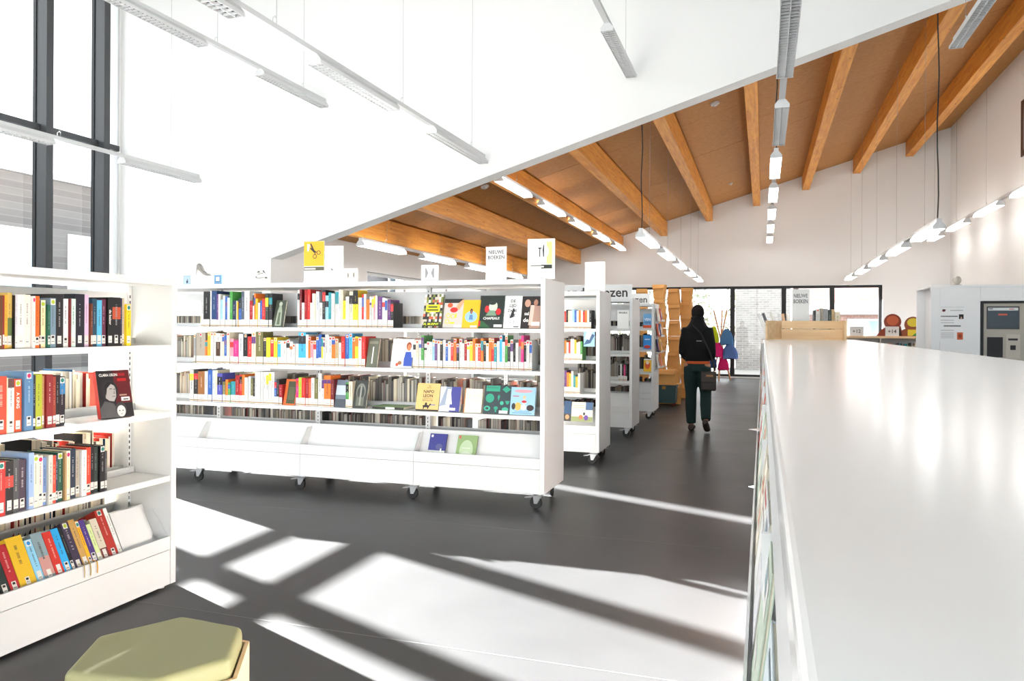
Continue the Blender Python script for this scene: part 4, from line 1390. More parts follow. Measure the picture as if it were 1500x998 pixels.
far_face('face-out yellow and orange animal book, fourth bookcase', 3, 943, 954, 526, z3 + 0.01, (240, 190, 40), [('e', 0.5, 0.5, 0.36, 0.3, (216, 90, 40)), ('e', 0.5, 0.7, 0.2, 0.14, (240, 220, 200)), ('r', 0, 0.9, 1, 1, (240, 240, 236))], 6)

# ------------------------------------------------------------------ signs and ornaments on top of the bookcases
def sign(name, label, cat, u0, u1, v0, y, zb, items, col=(226, 226, 224), foot=True, v_print=None, group=None):
    a, c = at_y(u0, v0, y), at_y(u1, v0, y)
    w = c.x - a.x
    h = a.z - zb
    t = thing(name, label, cat, ((a.x + c.x) / 2, y, zb), 0.0, group)
    m = MB()
    m.box(-w / 2, w / 2, 0, 0.004, 0.002, h, col)
    m.build('panel', M_PAINT, t)
    if foot:
        m = MB()
        m.box(-w / 2, w / 2, -0.01, 0.07, 0, 0.002, (240, 240, 240))
        m.prism([(0.004, 0.03), (0.06, 0.002), (0.004, 0.002)], 0, -0.004, 0.004, (240, 240, 240))
        m.build('foot', M_PAINT, t)
    if items:
        m = MB()
        prints(m, items, w, h, -0.0008)
        m.build('print', M_PAINT, t)
    return t


TZ = U_H - 0.003
YS = UY[0] + 0.035
INK = (50, 50, 48)
sign('scissors_sign', 'yellow sign with a pair of scissors on the long rolling bookcase', 'sign', 445.5, 475, 354, YS, TZ,
     [('r', 0.0, 0.4, 1, 0.995, (236, 174, 38)), ('r', 0.0, 0.29, 1, 0.38, (92, 88, 72)), ('r', 0.03, 0.315, 0.58, 0.35, (226, 222, 208)), ('p', [(0.16, 0.76), (0.24, 0.76), (0.3, 0.92), (0.16, 0.94)], (244, 240, 226)), ('p', [(0.3, 0.94), (0.36, 0.95), (0.54, 0.76), (0.46, 0.74)], INK),
      ('p', [(0.3, 0.82), (0.34, 0.85), (0.56, 0.76), (0.5, 0.72)], INK), ('p', [(0.5, 0.78), (0.55, 0.78), (0.58, 0.68), (0.53, 0.68)], INK), ('p', [(0.52, 0.74), (0.54, 0.77), (0.66, 0.73), (0.66, 0.71)], INK), ('o', 0.54, 0.63, 0.1, 0.055, 0.68, INK), ('o', 0.73, 0.72, 0.1, 0.05, 0.68, INK)])
sign('picture_card', 'white card with a small ink drawing beside the scissors sign', 'card', 476.5, 503, 361, YS + 0.06, TZ,
     [('r', 0.2, 0.33, 0.25, 0.44, (60, 60, 56)), ('p', [(0.3, 0.33), (0.5, 0.33), (0.34, 0.42)], (60, 60, 58)), ('r', 0.62, 0.34, 0.66, 0.42, (110, 110, 106))])
sign('small_card', 'small cream card with two ovals, next to the strip window', 'card', 504, 524, 393.5, YS + 0.02, TZ,
     [('r', 0.05, 0.1, 0.95, 0.95, (236, 230, 218)), ('e', 0.3, 0.5, 0.06, 0.2, (130, 124, 112)), ('e', 0.72, 0.52, 0.06, 0.2, (130, 124, 112)), ('r', 0.4, 0.3, 0.62, 0.75, (246, 244, 240))], foot=False)
sign('curtain_card', 'square white card with two grey curved shapes, on the long bookcase', 'card', 617, 642, 388.5, YS + 0.02, TZ,
     [('p', [(0.24, 0.2), (0.3, 0.2), (0.42, 0.5), (0.3, 0.8), (0.24, 0.8)], (140, 140, 140)), ('p', [(0.76, 0.2), (0.7, 0.2), (0.58, 0.5), (0.7, 0.8), (0.76, 0.8)], (140, 140, 140))], foot=False)
sign('new_books_sign', 'white sign reading NIEUWE BOEKEN on the long rolling bookcase', 'sign', 712, 742, 362, YS, TZ,
     [('t', 'NIEUWE', 0.5, 0.84, 0.105, (70, 70, 72), 0.74), ('t', 'BOEKEN', 0.5, 0.68, 0.105, (70, 70, 72), 0.8)])
sign('tools_sign', 'white framed sign with hammer and knife symbols at the long bookcase end', 'sign', 773, 813, 350.5, YS, TZ,
     [('r', 0.12, 0.37, 0.9, 0.92, (252, 238, 226)), ('r', 0.7, 0.37, 0.9, 0.92, (250, 236, 140)), ('e', 0.5, 0.68, 0.28, 0.2, (252, 250, 246)), ('r', 0.43, 0.55, 0.47, 0.76, INK), ('r', 0.39, 0.75, 0.51, 0.785, INK), ('p', [(0.57, 0.55), (0.61, 0.55), (0.61, 0.86), (0.575, 0.84), (0.55, 0.72)], INK),
      ('r', 0.5, 0.26, 0.9, 0.355, (40, 44, 30)), ('r', 0.5, 0.29, 0.6, 0.325, (236, 236, 230)), ('r', 0.12, 0.32, 0.5, 0.345, (120, 116, 110)), ('r', 0.12, 0.27, 0.36, 0.28, (170, 168, 164))])
a, c = at_y(857, 384, UY[1] + 0.06), at_y(886.5, 384, UY[1] + 0.12)
sign('blank_card', 'blank white card standing on the second rolling bookcase', 'card', 857, 886.5, 384, UY[1] + 0.06, TZ, None)
sign('lettering_board', 'white board lettered anderslezen on the third rolling bookcase', 'sign', 824, 926, 418, UY[2] + 0.3, TZ, [('t', 'anderslezen', 0.5, 0.5, 0.6, (60, 56, 54), 0.93)])
sign('reading_board', 'small white board lettered lezen on the farthest rolling bookcase', 'sign', 914, 952, 430.5, UY[3] + 0.3, TZ, [('t', 'lezen', 0.55, 0.46, 0.58, (70, 66, 64), 0.85)])

# high heeled shoe on a white block
p = at_y(298, 405, YS + 0.05)
t = thing('shoe_ornament', 'pale high heeled shoe on a white block above the bookcase', 'ornament', (p.x, YS + 0.05, TZ))
m = MB()
m.box(-0.085, 0.085, -0.05, 0.05, 0, 0.075, (240, 240, 238))
bevel(m.build('block', M_PAINT, t), 0.003)
m = MB()
pts = [(-0.07, 0.0), (-0.062, 0.0), (-0.05, 0.06), (-0.03, 0.045), (0.0, 0.018), (0.03, 0.004), (0.07, 0.0), (0.075, 0.01), (0.06, 0.022), (0.03, 0.03), (0.0, 0.05), (-0.02, 0.09), (-0.045, 0.115), (-0.062, 0.1)]
m.prism([(x, z + 0.0755) for x, z in pts], 1, -0.018, 0.018, (120, 117, 112))
bevel(m.build('shoe', M_PAINT, t), 0.004)
for u, nm in ((274, 'white'), (319, 'blue')):
    p = at_y(u, 410, YS)
    t = thing('photo_frame', 'small pale blue %s frame on the long bookcase' % ('picture' if nm == 'white' else 'square bordered'), 'frame', (p.x, YS, TZ))
    m = MB()
    s = 0.04
    m.box(-s, s, 0, 0.012, 0, 2 * s, (104, 146, 182) if nm == 'blue' else (140, 166, 188))
    m.build('border', M_PAINT, t)
    m = MB()
    if nm == 'blue':
        prints(m, [('r', 0.2, 0.26, 0.8, 0.84, (56, 92, 128)), ('r', 0.28, 0.34, 0.72, 0.78, (244, 246, 246))], 2 * s, 2 * s)
    else:
        prints(m, [('r', 0.1, 0.1, 0.9, 0.9, (158, 178, 196)), ('e', 0.52, 0.3, 0.14, 0.16, (50, 60, 76)), ('r', 0.5, 0.4, 0.62, 0.6, (80, 92, 108))], 2 * s, 2 * s)
    m.build('picture', M_PAINT, t)
p = at_y(383, 402, YS + 0.05)
t = thing('wire_ornament', 'twisted silver ornament standing on the long bookcase', 'ornament', (p.x, YS + 0.05, TZ))
m = MB()
m.tube((0, 0, 0), (0, 0, 0.006), 0.035, n=16)
m.tube((0, 0, 0.006), (0, 0, 0.03), 0.004, n=8)
m.build('base', M_CHROME, t)
m = MB()
pts = [Vector((0.045 * math.cos(k * 0.55), 0.02 * math.sin(k * 0.9), 0.03 + 0.006 * k + 0.012 * math.sin(k))) for k in range(14)]
m.path(pts, 0.006, 6)
m.ell((-0.035, 0, 0.1), 0.02, 0.012, 0.014)
m.ell((0.045, 0, 0.045), 0.016, 0.012, 0.014)
m.build('coil', plain('dark_pewter', (104, 102, 98), 0.4, metal=0.6), t)

# ------------------------------------------------------------------ long white counter
CT = HC - 0.13
C_X0, C_X1, C_Y0, C_Y1 = 0.014, 1.045, -0.9, 10.0
t = thing('counter', 'long glossy white counter with magazine racks along its left side', 'counter', (0, 0, 0))
m = MB()
m.box(C_X0, C_X1, C_Y0, C_Y1, CT - 0.04, CT)
bevel(m.build('countertop', M_COUNTER, t), 0.006, 3)
m = MB()
m.box(C_X0 + 0.002, C_X0 + 0.018, C_Y0, C_Y1, CT - 0.20, CT - 0.0405)
m.build('fascia', M_SHELF, t)
m = MB()
m.box(0.3, C_X1 - 0.02, C_Y0 + 0.03, C_Y1 - 0.03, 0, CT - 0.041)
m.build('body', M_SHELF, t)
for z in (0.78, 0.43, 0.08):
    m = MB()
    m.box(-0.028, 0.299, C_Y0, C_Y1, z - 0.012, z)
    m.box(-0.028, -0.022, C_Y0, C_Y1, z, z + 0.03)
    m.build('ledge', M_SHELF, t)
y = C_Y0 + 0.02
k = 0
while y < C_Y1:
    m = MB()
    m.box(0.0, 0.298, y, y + 0.012, 0, CT - 0.20)
    m.build('upright', M_SHELF, t)
    y += 1.085
m = MB()
m.box(-0.02, 0.298, C_Y0 + 0.01, C_Y1, 0, 0.067)
m.build('plinth', M_SHELF, t)
random.seed(77)
MC = [((238, 236, 232), 'white'), ((236, 170, 160), 'salmon'), ((226, 226, 228), 'pale grey'), ((214, 226, 232), 'pale blue'), ((240, 232, 214), 'cream'), ((206, 80, 60), 'red'), ((230, 150, 70), 'orange'), ((90, 110, 110), 'slate'), ((240, 238, 236), 'white'), ((200, 214, 196), 'pale green')]
for li, (z, nm) in enumerate(((0.78, 'upper'), (0.43, 'middle'), (0.08, 'lower'))):
    y = 0.75
    k = 0
    while y < 9.6:
        w = random.uniform(0.2, 0.24)
        h = random.uniform(0.26, 0.3) if li else random.uniform(0.235, 0.262)
        col, cn = random.choice(MC)
        k += 1
        it = []
        for q in range(5):
            zc = random.uniform(0.1, 0.9)
            it.append(('r', random.uniform(0.05, 0.4), zc, random.uniform(0.5, 0.95), min(0.98, zc + random.uniform(0.02, 0.2)), random.choice([(230, 228, 224), (190, 60, 50), (60, 70, 80), (226, 150, 120), (150, 170, 180), (240, 238, 234)])))
        o = cover_book('%s magazine, %s from the camera, %s rack of the white counter' % (cn, ordinal(k), nm), w, h, 0.008, col, it, (-0.018, y + w / 2, z + 0.001), math.radians(7), math.radians(-90), 'magazines on the counter side')
        o.name = 'magazine'
        o['category'] = 'magazine'
        y += w + random.uniform(0.03, 0.16)
for (u, v, nm) in ((1096, 629, 'farther'), (1096, 713, 'nearer')):
    p = at_x(u, v, -0.07)
    m = MB()
    m.prism([(-0.068, p.y), (-0.012, p.y - 0.05), (-0.012, p.y + 0.06)], 2, p.z - 0.001, p.z + 0.001, (240, 240, 238))
    o = m.build('leaflet', M_PAINT, None, '%s white leaflet corner sticking out of the counter rack' % nm, 'leaflet')
    o.rotation_euler = (0, 0, 0)

# low bookcase beyond the counter end
t = thing('low_bookcase', 'low white bookcase standing behind the end of the counter', 'bookcase', (0, 0, 0))
m = MB()
m.box(0.0, 0.7, 13.0, 16.9, 0.0, 0.08)
m.box(0.30, 0.34, 13.0, 16.9, 0.08, 1.12)
m.build('body', M_SHELF, t)
for z in (0.43, 0.78, 1.12):
    m = MB()
    m.box(-0.03, 0.7, 13.02, 16.88, z, z + 0.02)
    m.build('shelf', M_SHELF, t)
for y in (13.0, 14.95, 16.88):
    m = MB()
    m.box(-0.02, 0.7, y, y + 0.02, 0.08, 1.119)
    m.build('upright', M_SHELF, t)
LB = [(13.3, 0.80, (70, 30, 40)), (13.8, 0.45, (40, 40, 44)), (14.3, 0.80, (226, 226, 222)), (14.4, 0.45, (200, 80, 50)), (15.3, 0.80, (96, 30, 44)), (15.6, 0.45, (30, 30, 32)), (16.2, 0.80, (214, 96, 60)), (16.4, 0.45, (60, 90, 80)), (15.2, 0.10, (60, 40, 40)), (16.0, 0.10, (200, 190, 180)), (13.6, 0.10, (220, 214, 206)), (14.4, 0.10, (90, 96, 92))]
for k, (y, z, col) in enumerate(LB):
    o = cover_book('%s face-out book, %s on the low bookcase beyond the counter' % ({0: 'plum', 1: 'charcoal', 2: 'white', 3: 'rust', 4: 'wine', 5: 'black', 6: 'coral', 7: 'green', 8: 'brown', 9: 'beige', 10: 'cream', 11: 'grey green'}[k], {0.80: 'upper ledge', 0.45: 'middle ledge', 0.10: 'bottom ledge'}[z]), 0.24, 0.29, 0.02, col,
                   [('r', 0.1, 0.7, 0.9, 0.8, (230, 226, 220)), ('e', 0.5, 0.4, 0.3, 0.2, (190, 120, 90))], (-0.045 if z > 0.3 else -0.02, y, z + (0.001 if z < 0.2 else 0.001)), math.radians(4), math.radians(-90), 'books on the low bookcase beyond the counter')

# wooden tray on the counter
TY = 9.36
t = thing('wooden_tray', 'birch display box standing on the counter end', 'display box', (0, 0, CT))
H_T = 0.222
m = MB()
m.add([(0.03, TY, 0), (0.05, TY, 0), (0.212, TY + 0.27, 0), (0.19, TY + 0.29, 0), (0.03, TY, H_T), (0.05, TY, H_T), (0.212, TY + 0.27, H_T), (0.19, TY + 0.29, H_T)],
      [(0, 3, 2, 1), (4, 5, 6, 7), (0, 1, 5, 4), (1, 2, 6, 5), (2, 3, 7, 6), (3, 0, 4, 7)])
m.build('side_panel', M_BIRCH, t)
m = MB()
m.box(0.195, 0.9, TY + 0.272, TY + 0.29, 0, 0.124)
m.build('lower_back_board', M_BIRCH, t)
m = MB()
m.box(0.195, 0.9, TY + 0.272, TY + 0.29, 0.13, H_T)
m.build('upper_back_board', M_BIRCH, t)
m = MB()
m.box(0.885, 0.905, TY, TY + 0.27, 0, H_T)
m.build('side_panel', M_BIRCH, t)
m = MB()
m.box(0.06, 0.884, TY + 0.1, TY + 0.268, 0, 0.006)
m.build('bottom_board', M_BIRCH, t)
# books and cards rising above it
sign('new_books_card', 'white card reading NIEUWE BOEKEN behind the birch display box', 'sign', 1160, 1186, 424, TY + 0.33, CT, [('t', 'NIEUWE', 0.5, 0.87, 0.075, (100, 100, 102), 0.78), ('t', 'BOEKEN', 0.5, 0.76, 0.075, (100, 100, 102), 0.8)])
random.seed(5)
for k, (u0, u1, vt, key, st) in enumerate(((1191.5, 1195, 455, 'dk', None), (1195.2, 1201, 453, 'wh', (226, 90, 40)), (1201.3, 1206, 452, 'tg', None), (1206.2, 1213, 452.5, 'gy', None), (1213.3, 1218, 454, 'dg', None), (1218.2, 1223, 453.5, 'tn', None), (1223.3, 1231, 457, 'cr', None))):
    y = TY + 0.3
    a, c = at_y(u0, 460, y), at_y(u1, 460, y)
    top = at_y(u0, vt, y).z
    book('%s book, %s from left, above the birch display box' % (NAMES[key], ordinal(k + 1)), 'books behind the birch display box', c.x - a.x - 0.001, 0.2, top - CT, PAL[key], ((a.x + c.x) / 2, y, CT + 0.0005), (0, 0, 0), 'near', None, st, None, 700 + k)
for k, (x, ang, col, nm) in enumerate(((0.02, -24, (240, 240, 238), 'white'), (0.055, -20, (96, 98, 104), 'dark grey'), (0.10, -12, (236, 232, 224), 'ivory'), (0.16, -5, (240, 240, 238), 'plain white'), (0.215, -9, (226, 180, 140), 'peach'), (0.26, -7, (238, 232, 222), 'cream'))):
    m = MB()
    m.box(-0.016, 0.016, 0, 0.22, 0, 0.34 - 0.008 * k, col)
    o = m.build('folder', M_PAINT, None, '%s folder leaning left at the left end of the birch box' % nm, 'folder', 'folders behind the birch display box', None, (x + 0.06, TY + 0.31, CT + 0.003))
    o.rotation_euler = (0, math.radians(ang), 0)

# ------------------------------------------------------------------ white cabinet with self-service kiosk
KY = 10.5
a = at_y(1364, 418, KY)
kx0, ktop = a.x, a.z
kx1 = 4.2
t = thing('kiosk_cabinet', 'tall white cabinet wall with a built-in self-service kiosk', 'cabinet', (0, 0, 0))
sx0, sx1 = at_y(1436, 441, KY).x, kx0 + 1.15
kz1 = at_y(1440, 441, KY).z
m = MB()
m.box(kx0 + 0.1, sx0, KY, KY + 0.03, 0, ktop - 0.03)
m.build('front_panel', M_LACQ, t)
m = MB()
m.box(sx0 + 0.002, kx1, KY, KY + 0.03, kz1, ktop - 0.03)
m.build('head_panel', M_LACQ, t)
m = MB()
m.box(sx1, kx1, KY, KY + 0.03, 0, kz1 - 0.002)
m.build('front_panel', M_LACQ, t)
m = MB()
m.box(kx0, kx1, KY, KY + 0.95, ktop - 0.028, ktop)
m.build('top_panel', M_LACQ, t)
m = MB()
m.box(kx0, kx0 + 0.098, KY, KY + 0.06, 0, ktop - 0.029)
m.box(kx0, kx0 + 0.098, KY + 0.89, KY + 0.95, 0, ktop - 0.029)
m.box(kx0 + 0.098, kx0 + 0.12, KY + 0.031, KY + 0.95, 0, ktop - 0.029)
m.build('side_niche', M_LACQ, t)
m = MB()
m.box(kx0 + 0.121, kx1, KY + 0.9, KY + 0.95, 0, ktop - 0.029)
m.build('back_panel', M_LACQ, t)
t2 = thing('self_service_kiosk', 'grey self-service kiosk with a screen in the white cabinet', 'kiosk', (0, 0, 0))
m = MB()
m.box(sx0 + 0.004, sx0 + 0.035, KY - 0.006, KY + 0.3, 0.4, kz1 - 0.004)
m.box(sx0 + 0.036, sx1 - 0.004, KY - 0.006, KY + 0.3, kz1 - 0.03, kz1 - 0.004)
m.build('surround', M_BLACK, t2)
m = MB()
m.box(sx0 + 0.036, sx1 - 0.004, KY + 0.008, KY + 0.25, 0.4, kz1 - 0.031)
m.build('face_plate', M_KIOSK, t2)


def kpl(name, u0, u1, v0, v1, mat, d=0.006, parent=None, items=None):
    a, c = at_y(u0, v0, KY), at_y(u1, v1, KY)
    m = MB()
    m.box(a.x, c.x, KY + 0.008 - d, KY + 0.0075, c.z, a.z)
    o = m.build(name, mat, parent or t2)
    if items:
        mm = MB()
        prints(mm, items, c.x - a.x, a.z - c.z, KY + 0.008 - d - 0.0006, (a.x + c.x) / 2, c.z)
        mm.build('print', M_PAINT, o)
    return o


kpl('screen_bezel', 1445.5, 1493.5, 449, 482.5, M_DKGREY, 0.004)
kpl('screen', 1447.5, 1491.5, 451, 480.5, M_SCREEN, 0.006, None, [('r', 0.0, 0.86, 1.0, 1.0, (226, 230, 230)), ('r', 0.34, 0.62, 0.64, 0.7, (206, 90, 60)), ('r', 0.02, 0.92, 0.16, 0.96, (40, 40, 44)), ('r', 0.7, 0.91, 0.86, 0.95, (196, 80, 70))])
kpl('card_reader', 1446, 1469, 494, 524, M_BLACK, 0.006)
q = kpl('slip_panel', 1474, 1494.5, 490, 526, plain('light_kiosk_grey', (196, 190, 178), 0.5), 0.004)
kpl('slip_slot', 1477, 1491, 496, 499, M_BLACK, 0.006)
kpl('scan_window', 1480, 1488, 506, 513, M_BLACK, 0.006)
# poster
a, c = at_y(1374, 448, KY - 0.003), at_y(1416.5, 501, KY - 0.003)
m = MB()
m.box(a.x, c.x, KY - 0.003, KY - 0.001, c.z, a.z, (243, 243, 243))
o = m.build('poster', M_PAINT, None, 'white notice with orange picture taped to the white cabinet', 'poster')
m = MB()
W_ = c.x - a.x
random.seed(3)
it = [('e', 0.2, 0.86, 0.06, 0.03, (150, 40, 44)), ('r', 0.16, 0.86, 0.26, 0.9, (60, 40, 44)), ('r', 0.42, 0.86, 0.86, 0.875, (150, 150, 150)), ('r', 0.1, 0.955, 0.9, 0.965, (200, 200, 200)), ('r', 0.72, 0.63, 0.88, 0.76, (30, 28, 30)), ('e', 0.8, 0.66, 0.03, 0.03, (196, 150, 130)), ('r', 0.66, 0.06, 0.86, 0.26, (206, 92, 44)), ('e', 0.76, 0.16, 0.06, 0.06, (150, 60, 30))]
for x0_, x1_, z_, h_ in ((0.1, 0.64, 0.69, 0.03), (0.2, 0.78, 0.42, 0.035)):
    x = x0_
    while x < x1_:
        w_ = random.uniform(0.02, 0.045)
        it.append(('r', x, z_, x + w_ * 0.75, z_ + h_, (40, 40, 42)))
        x += w_
for z_ in (0.59, 0.52, 0.31):
    it.append(('r', 0.1, z_, 0.55, z_ + 0.014, (170, 170, 172)))
for q_ in range(6):
    it.append(('r', 0.1, 0.25 - 0.03 * q_, 0.55, 0.26 - 0.03 * q_, (190, 190, 192)))
prints(m, it, W_, a.z - c.z, KY - 0.0037, (a.x + c.x) / 2, c.z)
m.build('print', M_PAINT, o)
# small sounder on top of the cabinet
p = at_y(1402, 412, KY + 0.3)
t = thing('alarm_sounder', 'small grey rounded sounder on top of the white cabinet', 'alarm', (p.x, KY + 0.3, ktop))
m = MB()
m.tube((0, 0, 0), (0, 0, 0.02), 0.05, n=16)
m.build('base', M_KIOSK, t)
m = MB()
m.ell((0, 0, 0.075), 0.05, 0.045, 0.055)
smooth(m.build('dome', M_KIOSK, t))

# ------------------------------------------------------------------ low bookcase by the far window
LY = 18.0
zt = at_y(1290, 492.6, LY).z
xa, xb = 1.0, 3.9
t = thing('window_bookcase', 'low white bookcase with a birch top near the far glazing', 'bookcase', (0, 0, 0))
m = MB()
m.box(xa, xb, LY, LY + 0.35, zt - 0.045, zt)
m.build('top_board', M_BIRCH, t)
for x in (xa, 2.4, xb - 0.02):
    m = MB()
    m.box(x, x + 0.02, LY + 0.01, LY + 0.34, 0, zt - 0.046)
    m.build('upright', M_SHELF, t)
m = MB()
m.box(xa + 0.021, xb - 0.021, LY + 0.33, LY + 0.345, 0.02, zt - 0.047)
m.build('back_panel', M_SHELF, t)
for z in (0.1, 0.45, 0.82):
    for x0_, x1_ in ((xa + 0.021, 2.399), (2.421, xb - 0.021)):
        m = MB()
        m.box(x0_, x1_, LY + 0.012, LY + 0.329, z - 0.02, z)
        m.build('shelf', M_SHELF, t)
random.seed(9)
x = 2.44
k = 0
while x < 3.6:
    w = random.uniform(0.022, 0.05)
    k += 1
    key = random.choice(['rd', 'dk', 'or', 'te', 'bk', 'wh', 'bn', 'gn', 'cr', 'tn'])
    book('%s book, %s from left, bookcase by far glazing' % (NAMES[key], ordinal(k)), 'books on the bookcase near the far glazing', w - 0.001, 0.2, random.uniform(0.2, 0.27), PAL[key], (x + w / 2, LY + 0.03, 0.8205), (0, 0, 0), 'near', None, None, None, 800 + k)
    x += w
x = 1.9
while x < 2.37:
    w = random.uniform(0.022, 0.05)
    k += 1
    key = random.choice(['rd', 'dk', 'or', 'te', 'bk', 'wh', 'bn', 'gn', 'cr', 'tn'])
    book('%s book, %s along, bookcase by far glazing' % (NAMES[key], ordinal(k)), 'books on the bookcase near the far glazing', w - 0.001, 0.2, random.uniform(0.2, 0.27), PAL[key], (x + w / 2, LY + 0.03, 0.8205), (0, 0, 0), 'near', None, None, None, 800 + k)
    x += w
for u, s in ((1255, '+12'), (1307, '+14')):
    sign('age_card', ('left white card reading +12 beside the birch box' if s == '+12' else 'right white card reading +14 in front of the cut-outs'), 'sign', u - 10, u + 10, 478.5, LY + 0.06, zt, [('t', s, 0.5, 0.5, 0.36, (90, 90, 92), 0.8)], foot=True)
# two plain painted cut-out figures
for (u, v1, sgn, nm, cols) in ((1306, 460, 1, 'brown and red', ((140, 62, 40), (196, 96, 60), (60, 36, 28))), (1336, 464, -1, 'brown, yellow and green', ((150, 84, 52), (226, 206, 60), (70, 150, 80)))):
    y = LY + 0.16 + (0.05 if sgn < 0 else 0)
    p = at_y(u, v1, y)
    h = p.z - zt
    t = thing('cutout_figure', 'flat %s painted cut-out shape on the bookcase by the glazing' % nm, 'cut-out', (p.x, y, zt))
    m = MB()
    n = 22
    ring = [(0.02 + 0.17 * math.cos(2 * math.pi * i / n), h - 0.17 + 0.17 * math.sin(2 * math.pi * i / n)) for i in range(n)]
    m.prism(ring, 1, -0.006, 0.006, cols[0])
    m.prism([(-0.3, 0), (0.22, 0), (0.18, h * 0.45), (-0.02, h * 0.5), (-0.2, h * 0.3)], 1, -0.0055, 0.0055, cols[0])
    m.build('board', M_PAINT, t)
    m = MB()
    prints(m, [('e', 0.55, 0.7, 0.28, 0.22, cols[1]), ('r', 0.3, 0.02, 0.9, 0.34, cols[1] if sgn < 0 else cols[0]), ('p', [(0.5, 0.02), (0.98, 0.02), (0.9, 0.38)], cols[2])], 0.42, h, -0.0075)
    m.build('painted_face', M_PAINT, t)

# ------------------------------------------------------------------ cardboard boxes, crate
random.seed(14)


def carton(label, x, y, z, w0, w1, d, h, rz):
    """open carton with a tapering body and a flap on each long side"""
    t = thing('cardboard_box', label, 'box', (x, y, z), rz, 'stacked cardboard boxes')
    m = MB()
    a, c, dd = w0 / 2, w1 / 2, d / 2
    m.add([(-a, -dd, 0), (a, -dd, 0), (a, dd, 0), (-a, dd, 0), (-c, -dd, h), (c, -dd, h), (c, dd, h), (-c, dd, h)], [(0, 3, 2, 1), (4, 5, 6, 7), (0, 1, 5, 4), (1, 2, 6, 5), (2, 3, 7, 6), (3, 0, 4, 7)])
    m.build('body', M_CARD, t)
    m = MB()
    m.add([(-c * 0.96, -dd - 0.002, h - 0.002), (c * 0.96, -dd - 0.002, h - 0.002), (c * 0.9, -dd - 0.03, h - 0.07), (-c * 0.9, -dd - 0.03, h - 0.07), (-c * 0.96, -dd - 0.005, h - 0.002), (c * 0.96, -dd - 0.005, h - 0.002), (c * 0.9, -dd - 0.033, h - 0.07), (-c * 0.9, -dd - 0.033, h - 0.07)],
          [(0, 1, 2, 3), (7, 6, 5, 4), (0, 4, 5, 1), (1, 5, 6, 2), (2, 6, 7, 3), (3, 7, 4, 0)])
    m.build('flap', M_CARD, t)


cols_ = [(-2.16, 14.35, 7, 2.11, 'left'), (-1.86, 14.62, 8, 2.2, 'middle'), (-1.63, 15.0, 7, 2.14, 'right middle'), (-1.42, 15.35, 8, 2.17, 'right')]
for cx_, cy_, n_, H_, nm in cols_:
    h = H_ / n_
    for k in range(n_):
        wide = (k % 2 == 0)
        carton('tapering cardboard box, %s from the floor in the %s box column' % (ordinal(k + 1), nm), cx_ + random.uniform(-0.012, 0.012), cy_ + random.uniform(-0.01, 0.01), k * h + 0.001, 0.235 if wide else 0.175, 0.175 if wide else 0.235, 0.24, h - 0.004, math.radians(random.uniform(-7, 7)))
for k, (x, y, z, w, d, h, lab) in enumerate(((-1.64, 13.75, 0.37, 0.36, 0.3, 0.26, 'wide cardboard box resting above the petrol blue crate'), (-1.62, 14.13, 0.0, 0.42, 0.3, 0.36, 'brown cardboard box on the floor behind the petrol crate'))):
    carton(lab, x, y, z + 0.001, w, w, d, h, 0.05)
t = thing('plastic_crate', 'petrol blue plastic crate on red wheels below the cardboard boxes', 'crate', (-1.65, 13.75, 0))
m = MB()
m.add([(-0.19, -0.15, 0.05), (0.19, -0.15, 0.05), (0.19, 0.15, 0.05), (-0.19, 0.15, 0.05), (-0.205, -0.165, 0.33), (0.205, -0.165, 0.33), (0.205, 0.165, 0.33), (-0.205, 0.165, 0.33)],
      [(0, 3, 2, 1), (4, 5, 6, 7), (0, 1, 5, 4), (1, 2, 6, 5), (2, 3, 7, 6), (3, 0, 4, 7)])
m.build('body', M_CRATE, t)
m = MB()
m.box(-0.215, 0.215, -0.175, 0.175, 0.331, 0.362)
bevel(m.build('lid', M_CRATE, t), 0.006)
m = MB()
m.box(-0.03, 0.03, -0.186, -0.1755, 0.3, 0.35)
m.build('latch', plain('ochre_latch', (170, 120, 50), 0.5), t)
for sx in (-1, 1):
    for sy in (-1, 1):
        m = MB()
        m.tube((sx * 0.16 - 0.012, sy * 0.12, 0.025), (sx * 0.16 + 0.012, sy * 0.12, 0.025), 0.025, n=12)
        m.build('wheel', plain('red_plastic', (150, 50, 44), 0.5), t)

# picture-book rack on the end of the farthest bookcase
RX = U_XR + 0.037
t = thing('picture_book_rack', 'narrow white rack of picture books on the farthest bookcase end', 'rack', (RX, UY[3], 0))
m = MB()
m.box(0.001, 0.01, 0.08, 0.5, 0.75, 1.72)
m.build('back_plate', M_SHELF, t)
ccs = [((236, 232, 224), 'white'), ((232, 122, 36), 'orange'), ((30, 44, 96), 'navy'), ((240, 190, 50), 'yellow'), ((214, 84, 40), 'vermilion'), ((60, 110, 170), 'blue'), ((226, 220, 210), 'ivory'), ((198, 60, 40), 'red')]
for k in range(8):
    z = 0.78 + (k // 2) * 0.235
    m = MB()
    m.box(0.0105, 0.1, 0.09, 0.49, z - 0.008, z - 0.003)
    m.box(0.096, 0.1, 0.09, 0.49, z - 0.003, z + 0.02)
    if k % 2 == 0:
        m.build('ledge', M_SHELF, t)
    col, nm = ccs[k]
    o = cover_book('%s picture book on the rack of the farthest bookcase end' % nm, 0.18, 0.2, 0.02, col, [('e', 0.5, 0.5, 0.34, 0.3, ccs[(k * 3 + 1) % 8][0]), ('p', [(0.1, 0.1), (0.8, 0.2), (0.3, 0.8)], ccs[(k * 5 + 2) % 8][0])],
                   (RX + 0.065 + 0.012 * (k % 2), UY[3] + 0.19 + 0.2 * (k % 2), z - 0.002), math.radians(-12 + 26 * (k % 2) * 0 + 22), math.radians(90), 'picture books on the rack')

